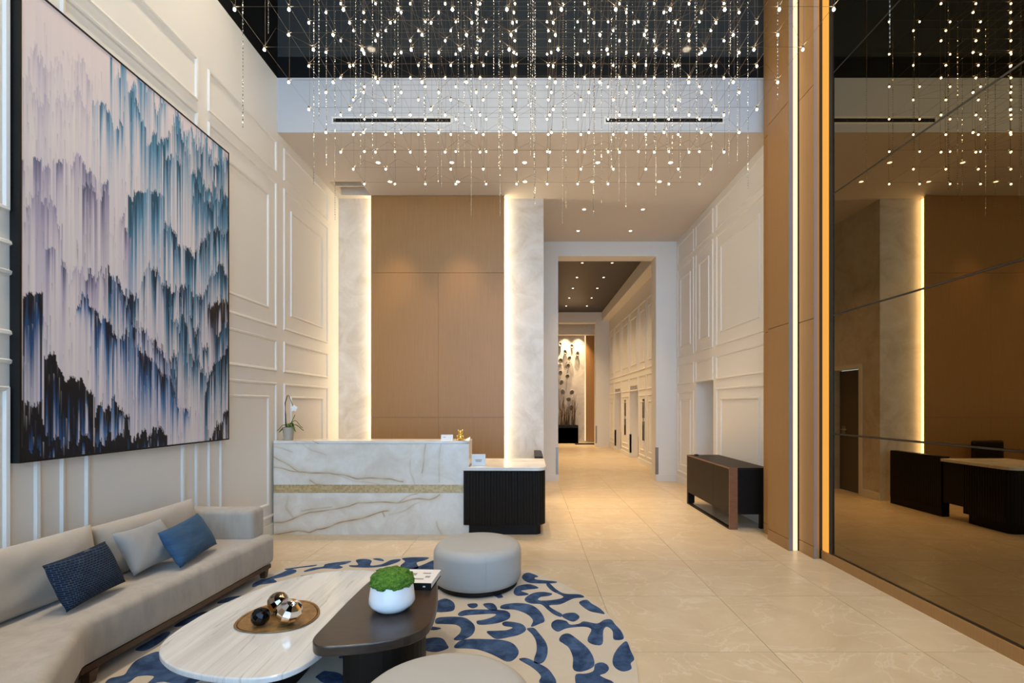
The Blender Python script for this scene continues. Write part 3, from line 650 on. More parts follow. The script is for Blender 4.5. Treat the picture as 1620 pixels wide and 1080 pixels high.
def veined_slab(name, x0, x1, y0, y1, z0, z1, veins, parent, seed):
    """slab whose front face carries a fine grid holding the vein pattern of the stone"""
    NU, NV = 460, 96
    X, Z = np.meshgrid(np.linspace(x0, x1, NU), np.linspace(z0, z1, NV), indexing='ij')
    R = np.random.RandomState(seed)
    wx, wz = np.zeros_like(X), np.zeros_like(X)
    for k in range(7):
        fx, fz, p, q = R.uniform(3, 26), R.uniform(-22, 22), R.uniform(0, 6), R.uniform(0, 6); am = 0.055/(2+0.5*(fx+abs(fz)))
        wx += am*np.sin(fx*X+fz*Z+p); wz += am*np.cos(fx*X-fz*Z+q)
    PX, PZ = X+wx, Z+wz
    core, halo = np.zeros_like(X), np.zeros_like(X)
    for P, w, st in veins:
        d = np.full_like(X, 9.0); T = np.zeros_like(X)
        for (ax, az), (bx_, bz) in zip(P, P[1:]):
            vx, vz = bx_-ax, bz-az; t_ = np.clip(((PX-ax)*vx+(PZ-az)*vz)/(vx*vx+vz*vz), 0, 1)
            d = np.minimum(d, np.hypot(PX-ax-t_*vx, PZ-az-t_*vz))
        mod = 0.65+0.35*np.sin(X*9+st*20)*np.cos(X*23+Z*17)
        core = np.maximum(core, 1.15*st*mod*np.exp(-(d/(w*0.75))**2)); halo = np.maximum(halo, 0.85*st*np.exp(-d/(w*3.2)))
    mb = MB(); vs = [(x, y0, z) for x, z in zip(X.ravel(), Z.ravel())]
    i = np.arange(NU-1)[:, None]*NV+np.arange(NV-1)[None, :]
    q = np.stack([i, i+NV, i+NV+1, i+1], -1).reshape(-1, 4); mb.add(vs, [tuple(int(v) for v in r) for r in q])
    mb.add([(x0, y0, z0), (x1, y0, z0), (x1, y1, z0), (x0, y1, z0), (x0, y0, z1), (x1, y0, z1), (x1, y1, z1), (x0, y1, z1)], [(3,2,1,0),(4,5,6,7),(1,2,6,5),(2,3,7,6),(3,0,4,7)])
    o = obj(name, mb, M['slabprint'], parent); at = o.data.color_attributes.new('vein', 'FLOAT_COLOR', 'POINT')
    rgba = np.zeros((len(mb.v), 4), np.float32); rgba[:, 3] = 1; rgba[:NU*NV, 0] = np.clip(core, 0, 1).ravel(); rgba[:NU*NV, 1] = np.clip(halo, 0, 1).ravel()
    at.data.foreach_set('color', rgba.ravel()); return o
rd = thing('reception_desk', 'long reception desk of white brown veined marble with a gold mosaic band', 'desk', (-1.8, 5.8, 0))
veined_slab('upper_slab', -2.928, -0.690, YD, YD+0.035, 0.571, 1.04, UPV, rd, 3)
obj('mosaic_band', MB().box(-2.928, -0.690, YD+0.006, YD+0.035, 0.480, 0.569), M['mosaic'], rd)
veined_slab('lower_slab', -2.928, -0.690, YD, YD+0.035, 0.0, 0.478, LOV, rd, 5)
obj('top_slab', MB().box(-2.928, -0.688, YD-0.004, YD+0.32, 1.041, 1.074), M['deskstone'], rd, bevel=0.004)
obj('end_slab', MB().box(-0.725, -0.690, YD+0.036, YD+0.32, 0.0, 1.040), M['deskstone'], rd)
obj('body', MB().box(-2.928, -0.727, YD+0.036, YD+0.30, 0.0, 1.038), M['espresso'], rd)
obj('work_surface', MB().box(-2.928, -0.727, YD+0.301, YD+0.75, 0.71, 0.74), M['espresso'], rd)
obj('end_support', MB().box(-2.925, -2.89, YD+0.301, YD+0.75, 0.0, 0.708), M['espresso'], rd)
obj('end_support', MB().box(-0.765, -0.727, YD+0.301, YD+0.75, 0.0, 0.708), M['espresso'], rd)

# low black fluted counter
sc = thing('service_counter', 'low black fluted counter with a pale marble top at the end of the desk', 'counter', (-0.28, 5.9, 0))
def flute_path():
    r = 0.11; path = []
    fx0, fx1, fy, yb = -0.745, 0.187, 5.495, 7.34
    P = []
    L1 = fx1-r-fx0; n1 = 180
    for k in range(n1+1): P.append((fx0+L1*k/n1, fy, 0, -1, L1*k/n1))
    na = 34
    for k in range(1, na+1):
        a = -PI/2+PI/2*k/na; P.append((fx1-r+r*math.cos(a), fy+r+r*math.sin(a), math.cos(a), math.sin(a), L1+r*PI/2*k/na))
    L2 = 6.10-(fy+r); n2 = 100
    for k in range(1, n2+1): P.append((fx1, fy+r+L2*k/n2, 1, 0, L1+r*PI/2+L2*k/n2))
    pitch = 0.034
    for x, y, nx, ny, s in P:
        d = 0.006*abs(math.sin(PI*s/pitch))-0.006; path.append((x+nx*d, y+ny*d))
    return path
fp = flute_path()
obj('fluted_body', MB().prism(fp+[(-0.685, 6.10), (-0.685, 5.537), (-0.745, 5.537)], 0.12, 0.738), M['ebony'], sc)
obj('toe_kick', MB().prism([(-0.683, 5.545), (0.09, 5.545), (0.13, 5.585), (0.13, 6.08), (-0.683, 6.08)], 0, 0.12), M['ebony'], sc)
obj('knee_panel', MB().box(0.10, 0.18, 6.102, 6.40, 0.20, 0.738), M['ebony'], sc)
def arc(cx, cy, r, a0, a1, n=8): return [(cx+r*math.cos(a0+(a1-a0)*k/n), cy+r*math.sin(a0+(a1-a0)*k/n)) for k in range(n+1)]
obj('countertop', MB().prism([(-0.752, 5.484), *arc(0.187-0.11, 5.594, 0.122, -PI/2, 0), (0.199, 6.42), (-0.684, 6.42), (-0.684, 5.533), (-0.752, 5.533)], 0.7395, 0.777), M['deskstone'], sc, bevel=0.003)
mb = MB()
for k in range(26): mb.box(0.176, 0.187, 6.425+k*0.035, 6.425+k*0.035+0.031, 0.10, 0.79)
obj('fluted_side', mb, M['ebony'], sc)
obj('side_cabinet', MB().box(0.075, 0.175, 6.424, 7.34, 0.0, 0.80), M['ebony'], sc)

# things on the desk
def sign(name, label, x0, x1, y, z, h, depth, mt, lines, cat='sign'):
    t = thing(name, label, cat, ((x0+x1)/2, y, z))
    mb = MB(); mb.add([(x0, y, z), (x1, y, z), (x1, y+depth, z+h), (x0, y+depth, z+h), (x0, y+0.004, z), (x1, y+0.004, z), (x1, y+depth+0.004, z+h), (x0, y+depth+0.004, z+h)],
                      [(3,2,1,0),(4,5,6,7),(0,1,5,4),(1,2,6,5),(2,3,7,6),(3,0,4,7)][:0]+[(0,1,2,3),(7,6,5,4),(4,5,1,0),(5,6,2,1),(6,7,3,2),(7,4,0,3)])
    mb.add([(x0, y+2*depth+0.01, z), (x1, y+2*depth+0.01, z), (x1, y+depth+0.004, z+h), (x0, y+depth+0.004, z+h)], [(0,1,2,3)])
    obj('card', mb, mt, t)
    for f, a, b in lines:
        zc = z+h*f; yc = y+depth*f-0.0012; hh = h*0.045
        w = x1-x0
        obj('print_line', MB().add([(x0+w*a, yc-0.0004, zc-hh), (x0+w*b, yc-0.0004, zc-hh), (x0+w*b, yc+depth*0.09-0.0004, zc+hh), (x0+w*a, yc+depth*0.09-0.0004, zc+hh)], [(0,1,2,3)]), M['ink'], t)
sign('tent_card', 'small white tent card on the marble desk beside the gold figurine', -1.022, -0.885, 5.60, 1.074, 0.066, 0.02, M['paper'], [(0.55, 0.2, 0.4)])
sign('counter_sign', 'translucent acrylic sign standing on the low fluted counter', -0.668, -0.508, 5.62, 0.7776, 0.135, 0.012, M['acrylic'], [(0.50, 0.25, 0.75), (0.38, 0.3, 0.7)])
gf = thing('gold_figurine', 'tiny shiny gold bear shaped figurine on the marble desk', 'figurine', (-0.797, 5.62, 1.074))
def blob(c, rx, ry, rz, nu=14, nv=9):
    mb = MB(); prof = []
    for k in range(nv+1):
        a = -PI/2+PI*k/nv; prof.append((max(0.02, math.cos(a)), math.sin(a)))
    mb.lathe(prof, n=nu); return mb.xf(Matrix.Translation(c) @ Matrix.Diagonal((rx, ry, rz, 1)))
obj('torso', blob((-0.797, 5.62, 1.112), 0.036, 0.030, 0.040), M['gold'], gf, smooth=True)
obj('head', blob((-0.797, 5.62, 1.166), 0.027, 0.026, 0.025), M['gold'], gf, smooth=True)
for s in (-1, 1):
    obj('ear', blob((-0.797+s*0.023, 5.62, 1.189), 0.011, 0.007, 0.012), M['gold'], gf, smooth=True)
    obj('foot', blob((-0.797+s*0.026, 5.603, 1.087), 0.017, 0.024, 0.0135), M['gold'], gf, smooth=True)
    obj('hand', blob((-0.797+s*0.033, 5.606, 1.124), 0.011, 0.014, 0.014), M['gold'], gf, smooth=True)
tag(obj('card_holder', MB().add([(-0.748, 5.62, 1.074), (-0.692, 5.62, 1.074), (-0.692, 5.70, 1.074), (-0.748, 5.70, 1.074), (-0.748, 5.68, 1.084), (-0.692, 5.68, 1.112), (-0.692, 5.70, 1.112), (-0.748, 5.70, 1.084)],
    [(3,2,1,0),(4,5,6,7),(0,1,5,4),(1,2,6,5),(2,3,7,6),(3,0,4,7)]), M['acrylic']), 'low clear card holder at the right end of the marble desk', 'card holder')

# orchid
ox, oy, oz = -2.815, 5.66, 1.074
orc = thing('potted_orchid', 'small orchid in a taupe pot on the left end of the marble desk', 'plant', (ox, oy, oz))
obj('pot', MB().lathe([(0.045, 0), (0.050, 0.004), (0.066, 0.135), (0.070, 0.137), (0.070, 0.15), (0.062, 0.15), (0.058, 0.135), (0.01, 0.13)], (ox, oy, oz), 28), M['pot'], orc, smooth=True, auto=0.7)
for k, (a, ln, up) in enumerate([(0.1, 0.17, 0.05), (0.5, 0.15, 0.10), (2.9, 0.12, 0.02), (2.3, 0.11, 0.06), (-0.5, 0.13, 0.03), (-2.3, 0.11, 0.02), (1.3, 0.10, 0.07), (3.6, 0.12, 0.05)]):
    mb = MB(); nS = 7; vs = []
    for i in range(nS+1):
        s = i/nS; rr = ln*s; z = oz+0.14+up*math.sin(PI*min(1, s*1.25)*0.8)-0.06*s*s
        wd = 0.017*math.sin(PI*(0.08+0.9*s))+0.001
        cx, cy = ox+rr*math.cos(a), oy+rr*math.sin(a); px, py = -math.sin(a)*wd, math.cos(a)*wd
        vs += [(cx+px, cy+py, z+0.005), (cx, cy, z), (cx-px, cy-py, z+0.005)]
    fs = []
    for i in range(nS):
        for j in range(2): fs.append((i*3+j, i*3+j+1, (i+1)*3+j+1, (i+1)*3+j))
    o = obj('leaf', mb.add(vs, fs), M['leaf'], orc, smooth=True); md = o.modifiers.new('thick', 'SOLIDIFY'); md.thickness = 0.003
obj('stem', MB().tube([(ox-0.03, oy, oz+0.13), (ox-0.035, oy, oz+0.30), (ox-0.04, oy, oz+0.43), (ox-0.015, oy, oz+0.52), (ox+0.0, oy, oz+0.525), (ox+0.03, oy, oz+0.45), (ox+0.06, oy, oz+0.385)], [0.007, 0.0065, 0.006, 0.005, 0.004, 0.0035, 0.003], 6), M['stem'], orc, smooth=True)
obj('stem', MB().tube([(ox+0.01, oy, oz+0.14), (ox+0.03, oy, oz+0.2), (ox+0.075, oy, oz+0.295)], 0.004, 6), M['leaf'], orc, smooth=True)
for k in range(5):
    a = 2*PI*k/5+0.3
    obj('petal', blob((0, 0, 0), 0.018, 0.005, 0.024, 10, 6).xf(Matrix.Translation((ox+0.068+0.018*math.cos(a), oy-0.01, oz+0.37+0.018*math.sin(a))) @ Matrix.Rotation(-a+PI/2, 4, 'Y')), M['petal'], orc, smooth=True)

# receptionist's chair behind the desk
chx, chy = -1.15, 6.95
oc = thing('office_chair', 'dark upholstered office chair behind the marble desk', 'chair', (chx, chy, 0))
obj('seat', MB().box(chx-0.24, chx+0.24, chy-0.25, chy+0.22, 0.43, 0.51), M['espresso'], oc, bevel=0.03, seg=3)
obj('backrest', MB().box(chx-0.23, chx+0.23, chy+0.20, chy+0.27, 0.56, 0.96), M['espresso'], oc, bevel=0.03, seg=3)
obj('back_bracket', MB().tube([(chx, chy, 0.42), (chx, chy+0.26, 0.44), (chx, chy+0.30, 0.7)], 0.018, 8), M['steel'], oc)
obj('gas_column', MB().lathe([(0.028, 0.09), (0.028, 0.43)], (chx, chy, 0), 14), M['steel'], oc, smooth=True)
for k in range(5):
    a = 2*PI*k/5; ex, ey = chx+0.28*math.cos(a), chy+0.28*math.sin(a)
    obj('leg', MB().tube([(chx, chy, 0.11), (ex, ey, 0.075)], 0.018, 8), M['steel'], oc)
    obj('caster', MB().lathe([(0.026, -0.012), (0.03, 0), (0.026, 0.012)], n=12).xf(Matrix.Translation((ex, ey, 0.03)) @ Matrix.Rotation(PI/2, 4, 'X')), M['black'], oc)

# ------------------------------------------------------------------ console sideboard
cs = thing('console_cabinet', 'dark brown console cabinet with copper brown frame against the right wall', 'cabinet', (2.62, 6.53, 0))
cx0, cx1, cy0, cy1, cz0, cz1 = 2.385, 2.862, 5.76, 7.31, 0.178, 0.735
obj('body', MB().box(cx0+0.022, cx1-0.004, cy0+0.05, cy1-0.05, cz0, cz1-0.016), M['ebony'], cs)
obj('top', MB().box(cx0+0.012, cx1, cy0+0.012, cy1-0.012, cz1-0.015, cz1), M['espresso'], cs)
for k in range(3):
    w = (cy1-cy0-0.03)/3; obj('door', MB().box(cx0+0.004, cx0+0.021, cy0+0.015+w*k+0.0015, cy0+0.015+w*(k+1)-0.0015, cz0, cz1-0.016), M['espresso'], cs)
obj('end_frame', MB().box(cx0, cx0+0.10, cy0, cy0+0.014, 0, cz1), M['copper'], cs)
obj('end_frame', MB().box(cx0, cx0+0.10, cy1-0.014, cy1, 0, cz1), M['copper'], cs)
obj('edge_rail', MB().box(cx0, cx0+0.0115, cy0+0.0145, cy1-0.0145, cz1-0.015, cz1), M['copper'], cs)
obj('end_panel', MB().box(cx0+0.102, cx1, cy0+0.016, cy0+0.049, cz0, cz1-0.016), M['ebony'], cs)
obj('floor_rail', MB().box(cx0, cx0+0.05, cy0+0.015, cy1-0.015, 0, 0.018), M['ebony'], cs)
for y in (cy0+0.03, cy1-0.07):
    obj('leg', MB().box(cx1-0.09, cx1-0.03, y, y+0.05, 0, cz0), M['ebony'], cs)
obj('leg', MB().box(cx0+0.004, cx0+0.10, cy1-0.05, cy1-0.015, 0.018, cz0), M['ebony'], cs)
tag(obj('small_black_box', MB().box(2.45, 2.50, 7.13, 7.18, cz1, cz1+0.022), M['black'], bevel=0.003), 'tiny black box on the far end of the console', 'box')

# ------------------------------------------------------------------ rug
RC, RR, RT = (-1.15, 2.94), 1.77, 0.012
rg = thing('round_rug', 'large round beige rug with navy brush stroke pattern under the tables', 'rug', (RC[0], RC[1], 0))
obj('pile', MB().prism([(RC[0]+RR*math.cos(2*PI*k/96), RC[1]+RR*math.sin(2*PI*k/96)) for k in range(96)], 0.0005, RT), M['rug'], rg)
STROKES=[
[(-0.058,4.107),(-0.045,4.21),(0.004,4.238),(0.079,4.151),(0.05,4.124),(0.063,4.074),(0.221,4.032),(0.207,3.993),(0.074,3.987),(-0.008,4.009)],
[(0.14,3.962),(0.172,3.978),(0.217,3.856),(0.278,3.77),(0.386,3.756),(0.421,3.701),(0.335,3.674),(0.232,3.57),(0.148,3.55),(0.18,3.472),(0.231,3.402),(0.218,3.357),(0.171,3.402),(0.135,3.472),(0.087,3.57),(0.014,3.583),(-0.03,3.634),(-0.023,3.701),(0.037,3.784),(0.114,3.804),(0.179,3.77),(0.155,3.728),(0.09,3.706),(0.067,3.653),(0.109,3.634),(0.216,3.661),(0.263,3.715),(0.182,3.827)],
[(0.373,3.583),(0.394,3.634),(0.438,3.647),(0.462,3.583),(0.511,3.496),(0.533,3.407),(0.49,3.42),(0.426,3.46)],
[(0.228,3.368),(0.261,3.413),(0.321,3.42),(0.35,3.357),(0.319,3.295),(0.281,3.291)],
[(0.15,3.197),(0.155,3.27),(0.196,3.313),(0.252,3.291),(0.276,3.238),(0.334,3.249),(0.375,3.285),(0.457,3.253),(0.513,3.308),(0.562,3.313),(0.577,3.238),(0.598,3.148),(0.595,3.043),(0.532,3.034),(0.543,3.148),(0.516,3.208),(0.483,3.148),(0.453,2.981),(0.408,2.963),(0.369,2.998),(0.371,3.053),(0.408,3.167),(0.367,3.208),(0.282,3.197),(0.234,3.177),(0.185,3.138)],
[(0.188,3.025),(0.21,3.09),(0.256,3.109),(0.303,3.034),(0.352,2.929),(0.373,2.83),(0.37,2.738),(0.339,2.695),(0.282,2.666),(0.245,2.695),(0.255,2.815),(0.241,2.929),(0.211,2.981)],
[(0.356,2.673),(0.373,2.738),(0.412,2.761),(0.44,2.738),(0.445,2.695),(0.419,2.652),(0.385,2.631),(0.41,2.598),(0.448,2.558),(0.443,2.447),(0.254,2.471),(0.246,2.558),(0.256,2.638),(0.31,2.645)],
[(0.606,3.007),(0.608,2.895),(0.609,2.799),(0.579,2.753),(0.57,2.695),(0.522,2.669),(0.488,2.695),(0.476,2.753),(0.499,2.846),(0.551,2.946)],
[(-0.21,3.508),(-0.193,3.558),(-0.101,3.59),(0.004,3.565),(0.074,3.46),(0.107,3.302),(0.069,3.249),(0.013,3.208),(0.027,3.302),(-0.016,3.402),(-0.097,3.472),(-0.179,3.484)],
[(-0.501,3.402),(-0.469,3.46),(-0.38,3.477),(-0.198,3.467),(-0.141,3.425),(-0.133,3.346),(-0.169,3.291),(-0.242,3.249),(-0.335,3.238),(-0.355,3.291),(-0.305,3.313),(-0.25,3.357),(-0.234,3.402),(-0.313,3.402),(-0.429,3.384),(-0.476,3.368)],
[(-0.636,3.335),(-0.562,3.357),(-0.453,3.346),(-0.386,3.27),(-0.356,3.187),(-0.365,3.09),(-0.419,3.025),(-0.473,3.034),(-0.448,3.109),(-0.45,3.187),(-0.495,3.238),(-0.582,3.249),(-0.631,3.259)],
[(-0.181,3.259),(-0.149,3.285),(-0.053,3.249),(-0.02,3.167),(-0.06,3.099),(-0.13,3.062),(-0.2,3.038),(-0.238,3.071),(-0.275,3.138),(-0.216,3.148),(-0.144,3.158),(-0.108,3.197),(-0.165,3.218)],
[(-0.015,3.177),(0.031,3.187),(0.066,3.109),(0.107,2.981),(0.109,2.862),(0.083,2.768),(0.043,2.746),(0.027,2.784),(0.045,2.895),(0.042,3.016),(0.017,3.109)],
[(-0.452,2.929),(-0.441,2.998),(-0.394,3.034),(-0.306,3.038),(-0.173,3.025),(-0.101,2.981),(-0.062,2.887),(-0.079,2.807),(-0.126,2.771),(-0.212,2.846),(-0.301,2.904),(-0.37,2.92)],
[(-0.058,2.799),(-0.013,2.807),(0.051,2.753),(0.104,2.695),(0.132,2.625),(0.144,2.558),(0.117,2.471),(0.055,2.558),(0.064,2.625),(0.018,2.709),(-0.029,2.761)],
[(-0.672,3.016),(-0.609,3.056),(-0.545,3.043),(-0.501,2.963),(-0.491,2.92),(-0.557,2.879),(-0.64,2.912)],
[(-0.119,3.842),(-0.087,3.931),(0.004,3.968),(0.077,3.886),(-0.007,3.856),(-0.063,3.827),(-0.002,3.756),(-0.083,3.728),(-0.117,3.77)],
[(-0.696,3.596),(-0.637,3.674),(-0.56,3.596),(-0.539,3.472),(-0.595,3.437),(-0.668,3.448)],
[(-0.453,3.57),(-0.392,3.583),(-0.376,3.533),(-0.403,3.501),(-0.436,3.52)],
[(-0.339,3.57),(-0.267,3.583),(-0.229,3.477),(-0.278,3.467)],
[(-0.658,3.208),(-0.58,3.187),(-0.603,3.163),(-0.645,3.163)],
[(-1.07,4.299),(-0.978,4.451),(-0.9,4.58),(-0.842,4.451),(-0.801,4.263),(-0.879,4.281)],
[(-2.268,3.97),(-2.262,4.063),(-2.213,4.118),(-2.172,4.233),(-2.145,4.324),(-2.075,4.308),(-2.054,4.233),(-2.11,4.132),(-2.158,4.09),(-2.098,4.022),(-2.15,3.983),(-2.203,3.957),(-2.231,3.906)],
[(-2.19,4.339),(-2.102,4.386),(-1.961,4.451),(-1.965,4.412),(-2.073,4.37),(-2.153,4.317)],
[(-1.995,4.293),(-1.946,4.37),(-1.875,4.402),(-1.881,4.467),(-1.796,4.524),(-1.677,4.558),(-1.693,4.483),(-1.739,4.434),(-1.688,4.386),(-1.725,4.345),(-1.855,4.355),(-1.919,4.308),(-1.971,4.263)],
[(-1.647,4.434),(-1.573,4.451),(-1.642,4.585),(-1.566,4.62),(-1.487,4.568),(-1.454,4.434),(-1.362,4.467),(-1.31,4.585),(-1.228,4.613),(-1.229,4.534),(-1.315,4.418),(-1.441,4.377),(-1.605,4.393)],
[(-1.493,4.62),(-1.437,4.638),(-1.376,4.585),(-1.39,4.558)],
[(-1.218,4.638),(-1.108,4.673),(-0.97,4.663),(-0.988,4.585),(-1.049,4.517),(-1.003,4.386),(-1.016,4.33),(-1.138,4.355),(-1.178,4.434),(-1.167,4.551)],
[(-1.366,4.308),(-1.269,4.299),(-1.286,4.218)],
[(-2.229,2.69),(-2.26,2.776),(-2.241,2.854),(-2.207,2.881),(-2.107,2.841),(-1.951,2.738),(-1.826,2.69),(-1.74,2.62),(-1.761,2.576),(-1.805,2.532),(-1.943,2.57),(-2.009,2.543),(-2.032,2.62),(-2.121,2.62),(-2.126,2.558),(-2.225,2.543),(-2.253,2.598),(-2.206,2.631)],
[(-2.321,3.6),(-2.295,3.699),(-2.201,3.721),(-2.226,3.643),(-2.28,3.589)],
[(-2.363,3.218),(-2.357,3.342),(-2.316,3.437),(-2.26,3.427),(-2.292,3.306),(-2.309,3.218)],
[(-2.369,2.909),(-2.364,3.01),(-2.358,3.119),(-2.313,3.119),(-2.283,2.981),(-2.301,2.895)],
]

def spline_poly(P, sub=4):
    n = len(P); Q = []
    for i in range(n):
        p0, p1, p2, p3 = P[i-1], P[i], P[(i+1) % n], P[(i+2) % n]
        for k in range(sub):
            t = k/sub
            Q.append(tuple(0.5*(2*p1[c]+(p2[c]-p0[c])*t+(2*p0[c]-5*p1[c]+4*p2[c]-p3[c])*t*t+(3*p1[c]-p0[c]-3*p2[c]+p3[c])*t**3) for c in (0, 1)))
    return Q
def smooth_poly(P, it=2):
    for _ in range(it):
        Q = []
        for i in range(len(P)):
            a, b = P[i], P[(i+1) % len(P)]
            Q += [(a[0]*.75+b[0]*.25, a[1]*.75+b[1]*.25), (a[0]*.25+b[0]*.75, a[1]*.25+b[1]*.75)]
        P = Q
    return P
rr = random.Random(5); occupied = [p for P in STROKES for p in P]
tries = 0
while tries < 4000:      # strokes hidden under the furniture
    tries += 1
    a = rr.uniform(0, 2*PI); q = RR*0.90*math.sqrt(rr.random()); x, y = RC[0]+q*math.cos(a), RC[1]+q*math.sin(a)
    ln, wd, th, kv = rr.uniform(0.14, 0.30), rr.uniform(0.03, 0.055), rr.uniform(0, PI), rr.uniform(-5, 5)
    mid = []; px, py, an = x, y, th
    for k in range(9): mid.append((px, py, an)); px += ln/8*math.cos(an); py += ln/8*math.sin(an); an += kv*ln/8
    if any(math.hypot(m_[0]-RC[0], m_[1]-RC[1]) > RR-0.08 for m_ in mid): continue
    if any(math.hypot(m_[0]-o_[0], m_[1]-o_[1]) < wd+0.075 for m_ in mid for o_ in occupied): continue
    L_, R_ = [], []
    for k, (mx, my, ma) in enumerate(mid):
        w = wd*(0.45+0.55*math.sin(PI*(k+0.6)/9.2)); L_.append((mx-math.sin(ma)*w, my+math.cos(ma)*w)); R_.append((mx+math.sin(ma)*w, my-math.cos(ma)*w))
    P = L_+R_[::-1]; STROKES.append(P); occupied += P
for P in STROKES:
    obj('stroke_motif', MB().prism(spline_poly(P), RT-0.004, RT+0.0018), M['rugblue'], rg)
ZR = RT+0.002
def on_rug(x, y): return ZR if math.hypot(x-RC[0], y-RC[1]) < RR else 0.0

# ------------------------------------------------------------------ sofa
sf = thing('sectional_sofa', 'low oatmeal sectional sofa with walnut base along the left wall', 'sofa', (-2.55, 3.2, 0))
XB = -2.915
seat_plan = [(-2.20, 4.20), (-2.235, 3.4), (-2.290, 2.497), (-1.60, 1.40), (-2.25, 1.00), (XB, 2.17), (XB, 4.20)]
obj('seat', MB().prism(seat_plan, 0.118, 0.372), M['sofa'], sf, bevel=0.05, seg=5, smooth=True)
obj('armrest', MB().box(XB, -2.29, 4.0, 4.195, 0.345, 0.612), M['sofa'], sf, bevel=0.04, seg=4, smooth=True)
obj('backrest', MB().prism([(XB, 2.2), (XB, 4.0), (XB+0.10, 4.0), (XB+0.10, 2.25)], 0.365, 0.60), M['sofa'], sf, bevel=0.03, seg=3, smooth=True)
obj('backrest', MB().prism([(XB, 2.19), (-2.25, 1.01), (-2.17, 1.06), (XB+0.10, 2.24)], 0.365, 0.60), M['sofa'], sf, bevel=0.03, seg=3, smooth=True)
obj('base_rail', MB().prism([(-2.225, 4.17), (-2.315, 2.50), (XB+0.03, 2.2), (XB+0.03, 4.17)], 0.082, 0.117), M['walnut'], sf)
obj('base_rail', MB().prism([(-2.317, 2.494), (-1.65, 1.42), (-2.24, 1.05), (XB+0.03, 2.194)], 0.082, 0.117), M['walnut'], sf)
for x, y in ((-2.26, 4.12), (-2.33, 2.56), (-1.72, 1.47), (-2.86, 4.1), (-2.86, 2.3), (-2.22, 1.12)):
    z = on_rug(x, y); s = 0.028
    mb = MB(); mb.add([(x-s*.7, y-s*.7, z), (x+s*.7, y-s*.7, z), (x+s*.7, y+s*.7, z), (x-s*.7, y+s*.7, z), (x-s, y-s, 0.082), (x+s, y-s, 0.082), (x+s, y+s, 0.082), (x-s, y+s, 0.082)],
        [(3,2,1,0),(4,5,6,7),(0,1,5,4),(1,2,6,5),(2,3,7,6),(3,0,4,7)])
    obj('leg', mb, M['walnut'], sf)

def cushion(w, h, t, n=22, pin=0.07, sag=0.0, seed=0, pw=2.6):
    """pillow lying in the local XY plane (w along x, h along y), bulging along z"""
    R = random.Random(seed); ph = [R.uniform(0, 6) for _ in range(6)]
    mb = MB(); top, bot = [], []
    for side, lst in ((1, top), (-1, bot)):
        for i in range(n+1):
            for j in range(n+1):
                a, b = -1+2*i/n, -1+2*j/n
                fx = 1-pin*(1-b*b)*abs(a)**3; fy = 1-pin*(1-a*a)*abs(b)**3
                th = ((1-abs(a)**pw)*(1-abs(b)**pw))**0.55
                wr = 0.010*math.sin(5*a+3*b+ph[0])+0.007*math.sin(9*a-7*b+ph[1])
                edge = i in (0, n) or j in (0, n)
                z = side*(0.0 if edge else (t/2*th*(1+wr*4)+0.002))
                p = (a*fx*w/2, b*fy*h/2-sag*th*0.02, z)
                if side == -1 and edge: lst.append(top[i*(n+1)+j])
                else: mb.v.append(p); lst.append(len(mb.v)-1)
    for i in range(n):
        for j in range(n):
            a, b, c, d = i*(n+1)+j, (i+1)*(n+1)+j, (i+1)*(n+1)+j+1, i*(n+1)+j+1
            mb.f.append((top[a], top[b], top[c], top[d])); mb.m.append(0)
            mb.f.append((bot[d], bot[c], bot[b], bot[a])); mb.m.append(0)
    return mb
def place_cushion(mb, loc, yaw=0.0, tilt=0.4, roll=0.0):
    """local x -> along the wall (+Y), local y -> up, local z -> into the room (+X); tilt leans the top back"""
    B = Matrix(((0, 0, 1, 0), (1, 0, 0, 0), (0, 1, 0, 0), (0, 0, 0, 1)))
    return mb.xf(Matrix.Translation(loc) @ Matrix.Rotation(yaw, 4, 'Z') @ Matrix.Rotation(-tilt, 4, 'Y') @ B @ Matrix.Rotation(roll, 4, 'Z'))
obj('back_cushion', place_cushion(cushion(0.95, 0.36, 0.16, seed=1, pin=0.03, pw=4), (-2.735, 3.50, 0.538), 0.02, 0.16, 0.0), M['cush'], sf, smooth=True)
obj('back_cushion', place_cushion(cushion(0.88, 0.38, 0.18, seed=2, pin=0.03, pw=4), (-2.725, 2.58, 0.550), -0.05, 0.18, 0.0), M['cush'], sf, smooth=True)
obj('back_cushion', place_cushion(cushion(0.95, 0.40, 0.19, seed=3, pin=0.02, pw=5), (-2.40, 1.55, 0.560), 0.50, 0.16, 0.0), M['cush'], sf, smooth=True)
p = obj('throw_pillow', place_cushion(cushion(0.40, 0.275, 0.12, seed=4, pin=0.05), (-2.50, 2.735, 0.525), 0.03, 0.42, 0.05), M['navyFab'], smooth=True)
tag(p, 'dark navy textured lumbar pillow with pale stitching on the sofa', 'pillow')
p = obj('throw_pillow', place_cushion(cushion(0.42, 0.30, 0.13, seed=5, pin=0.09), (-2.56, 3.25, 0.540), 0.02, 0.48, 0.0), M['greyfab'], smooth=True)
tag(p, 'plain pale grey pillow leaning behind the denim blue one', 'pillow')
p = obj('throw_pillow', place_cushion(cushion(0.50, 0.275, 0.12, seed=6, pin=0.05), (-2.43, 3.46, 0.525), 0.12, 0.50, 0.05), M['blueFab'], smooth=True)
tag(p, 'denim blue lumbar pillow on the sofa near the armrest', 'pillow')

